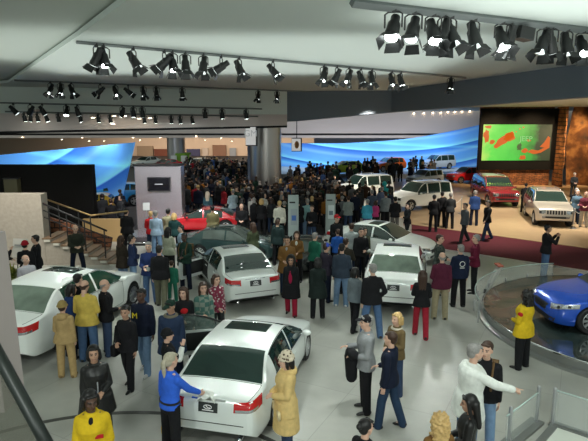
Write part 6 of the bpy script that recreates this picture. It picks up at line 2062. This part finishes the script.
trk2 = lambda px: at(px, 79 + (px - 14) * .04, ZC) + Vector((0, 0, -.5))
for px, tgt, pw in ((50, LS_C + Vector((0, 1, 0)), 1300), (60, at(100, 270), 900), (115, at(175, 290), 1200), (277, ES_C, 1300), (345, at(385, 250), 1300), (258, at(215, 250), 900)):
    spot(trk2(px), tgt, pw * K, 58, .8, .15, CW)
trk5 = lambda px: at(px, -1.5 + (px - 352) * .121, ZC) + Vector((0, 0, -.5))
for px, tgt, pw in ((394, GS_C + Vector((2.5, -1, 0)), 1100), (434, at(450, 380), 1000), (503, TC, 1500), (584, TC + Vector((0, 1, 0)), 1500)):
    spot(trk5(px), tgt, pw * K, 62, .8, .15, CW)
# house lights of the near hall, above and behind the viewer
for x, y in ((-5, 1), (4, 1.5), (-1, -4)):
    spot((x, y, ZC - .2), (x * .6, y + 6, 0), 900 * K, 115, 1, .4, CW)
# tan stage
for x, y in ((4.5, 33), (9, 24), (13, 27), (17, 26), (12, 33), (19, 33)):
    spot((x, y, 6.1), (x, y + 1.5, 0), 2300 * K, 95, .9, .2, (1, .93, .8))
spot((-4.5, 19.5, 6.4), (-4.6, 23.5, .5), 1500, 60, .8, .15, (1, .97, .95))
spot((-1.0, 16.5, 6.4), (-2.6, 20.5, .6), 1100, 60, .8, .15, CW)
spot((-9, 17, 6.4), (-10.5, 20, 1.5), 700, 70, .8, .15, (1, .92, .8))
# screen rock wall wash
for x in (16, 19, 22, 26):
    spot((x, RW - 3.5, 6.2), (x, RW, 3), 2200 * K, 80, .9, .2, (1, .72, .42))
# blue walls, crowd, far hall
for x in (1, 6, 11, 16):
    spot((x, 52, 5.8), (x, 58, 1.5), 1500 * K, 105, 1, .3, (.9, .97, 1))
for x in (-19, -15, -11.5):
    spot((x, 31.5, 5.2), (x, 37, 1.6), 850 * K, 100, 1, .3, (.9, .97, 1))
spot((-5.8, 20.5, 6.4), (-6.6, 24.7, 1.6), 1500 * K, 60, .9, .2, (1, .95, 1))
spot((-9.5, 15, 6.5), (-11, 20, 1.2), 800 * K, 75, .9, .2, (1, .92, .8))
for x, y in ((-8, 34), (-2, 30), (2, 40), (-12, 44), (-6, 52)):
    spot((x, y, 6.2), (x, y, 0), 650 * K, 120, 1, .3, (1, .9, .78))
for x in (-22, -14, -6, 2):
    spot((x, 70, 3.5), (x, 82, 1.5), 3500 * K, 150, 1, .3, (1, .84, .66))
# added soft area lights without any fixture, brightening the ceiling slab from below
for loc, pw, sx, sy in (((2, -2.5, 4.2), 420, 8, 3), ((-2, 17, 6.3), 260, 14, 10), ((-12, 12, 6.3), 160, 6, 12), ((5, 8, 6.3), 130, 7, 5)):
    area(loc, (loc[0], loc[1] + (2 if loc[1] < 0 else 0.001), 9), pw, sx, sy, (.93, 1, .95))
w = bpy.data.worlds.new('hall_air'); scene.world = w; w.use_nodes = True
bg = w.node_tree.nodes['Background']; bg.inputs[0].default_value = (.8, .95, .88, 1); bg.inputs[1].default_value = .6
scene.view_settings.view_transform = 'Standard'; scene.view_settings.look = 'None'
scene.view_settings.exposure = 0.08; scene.view_settings.gamma = 1.0
scene.view_settings.use_curve_mapping = False
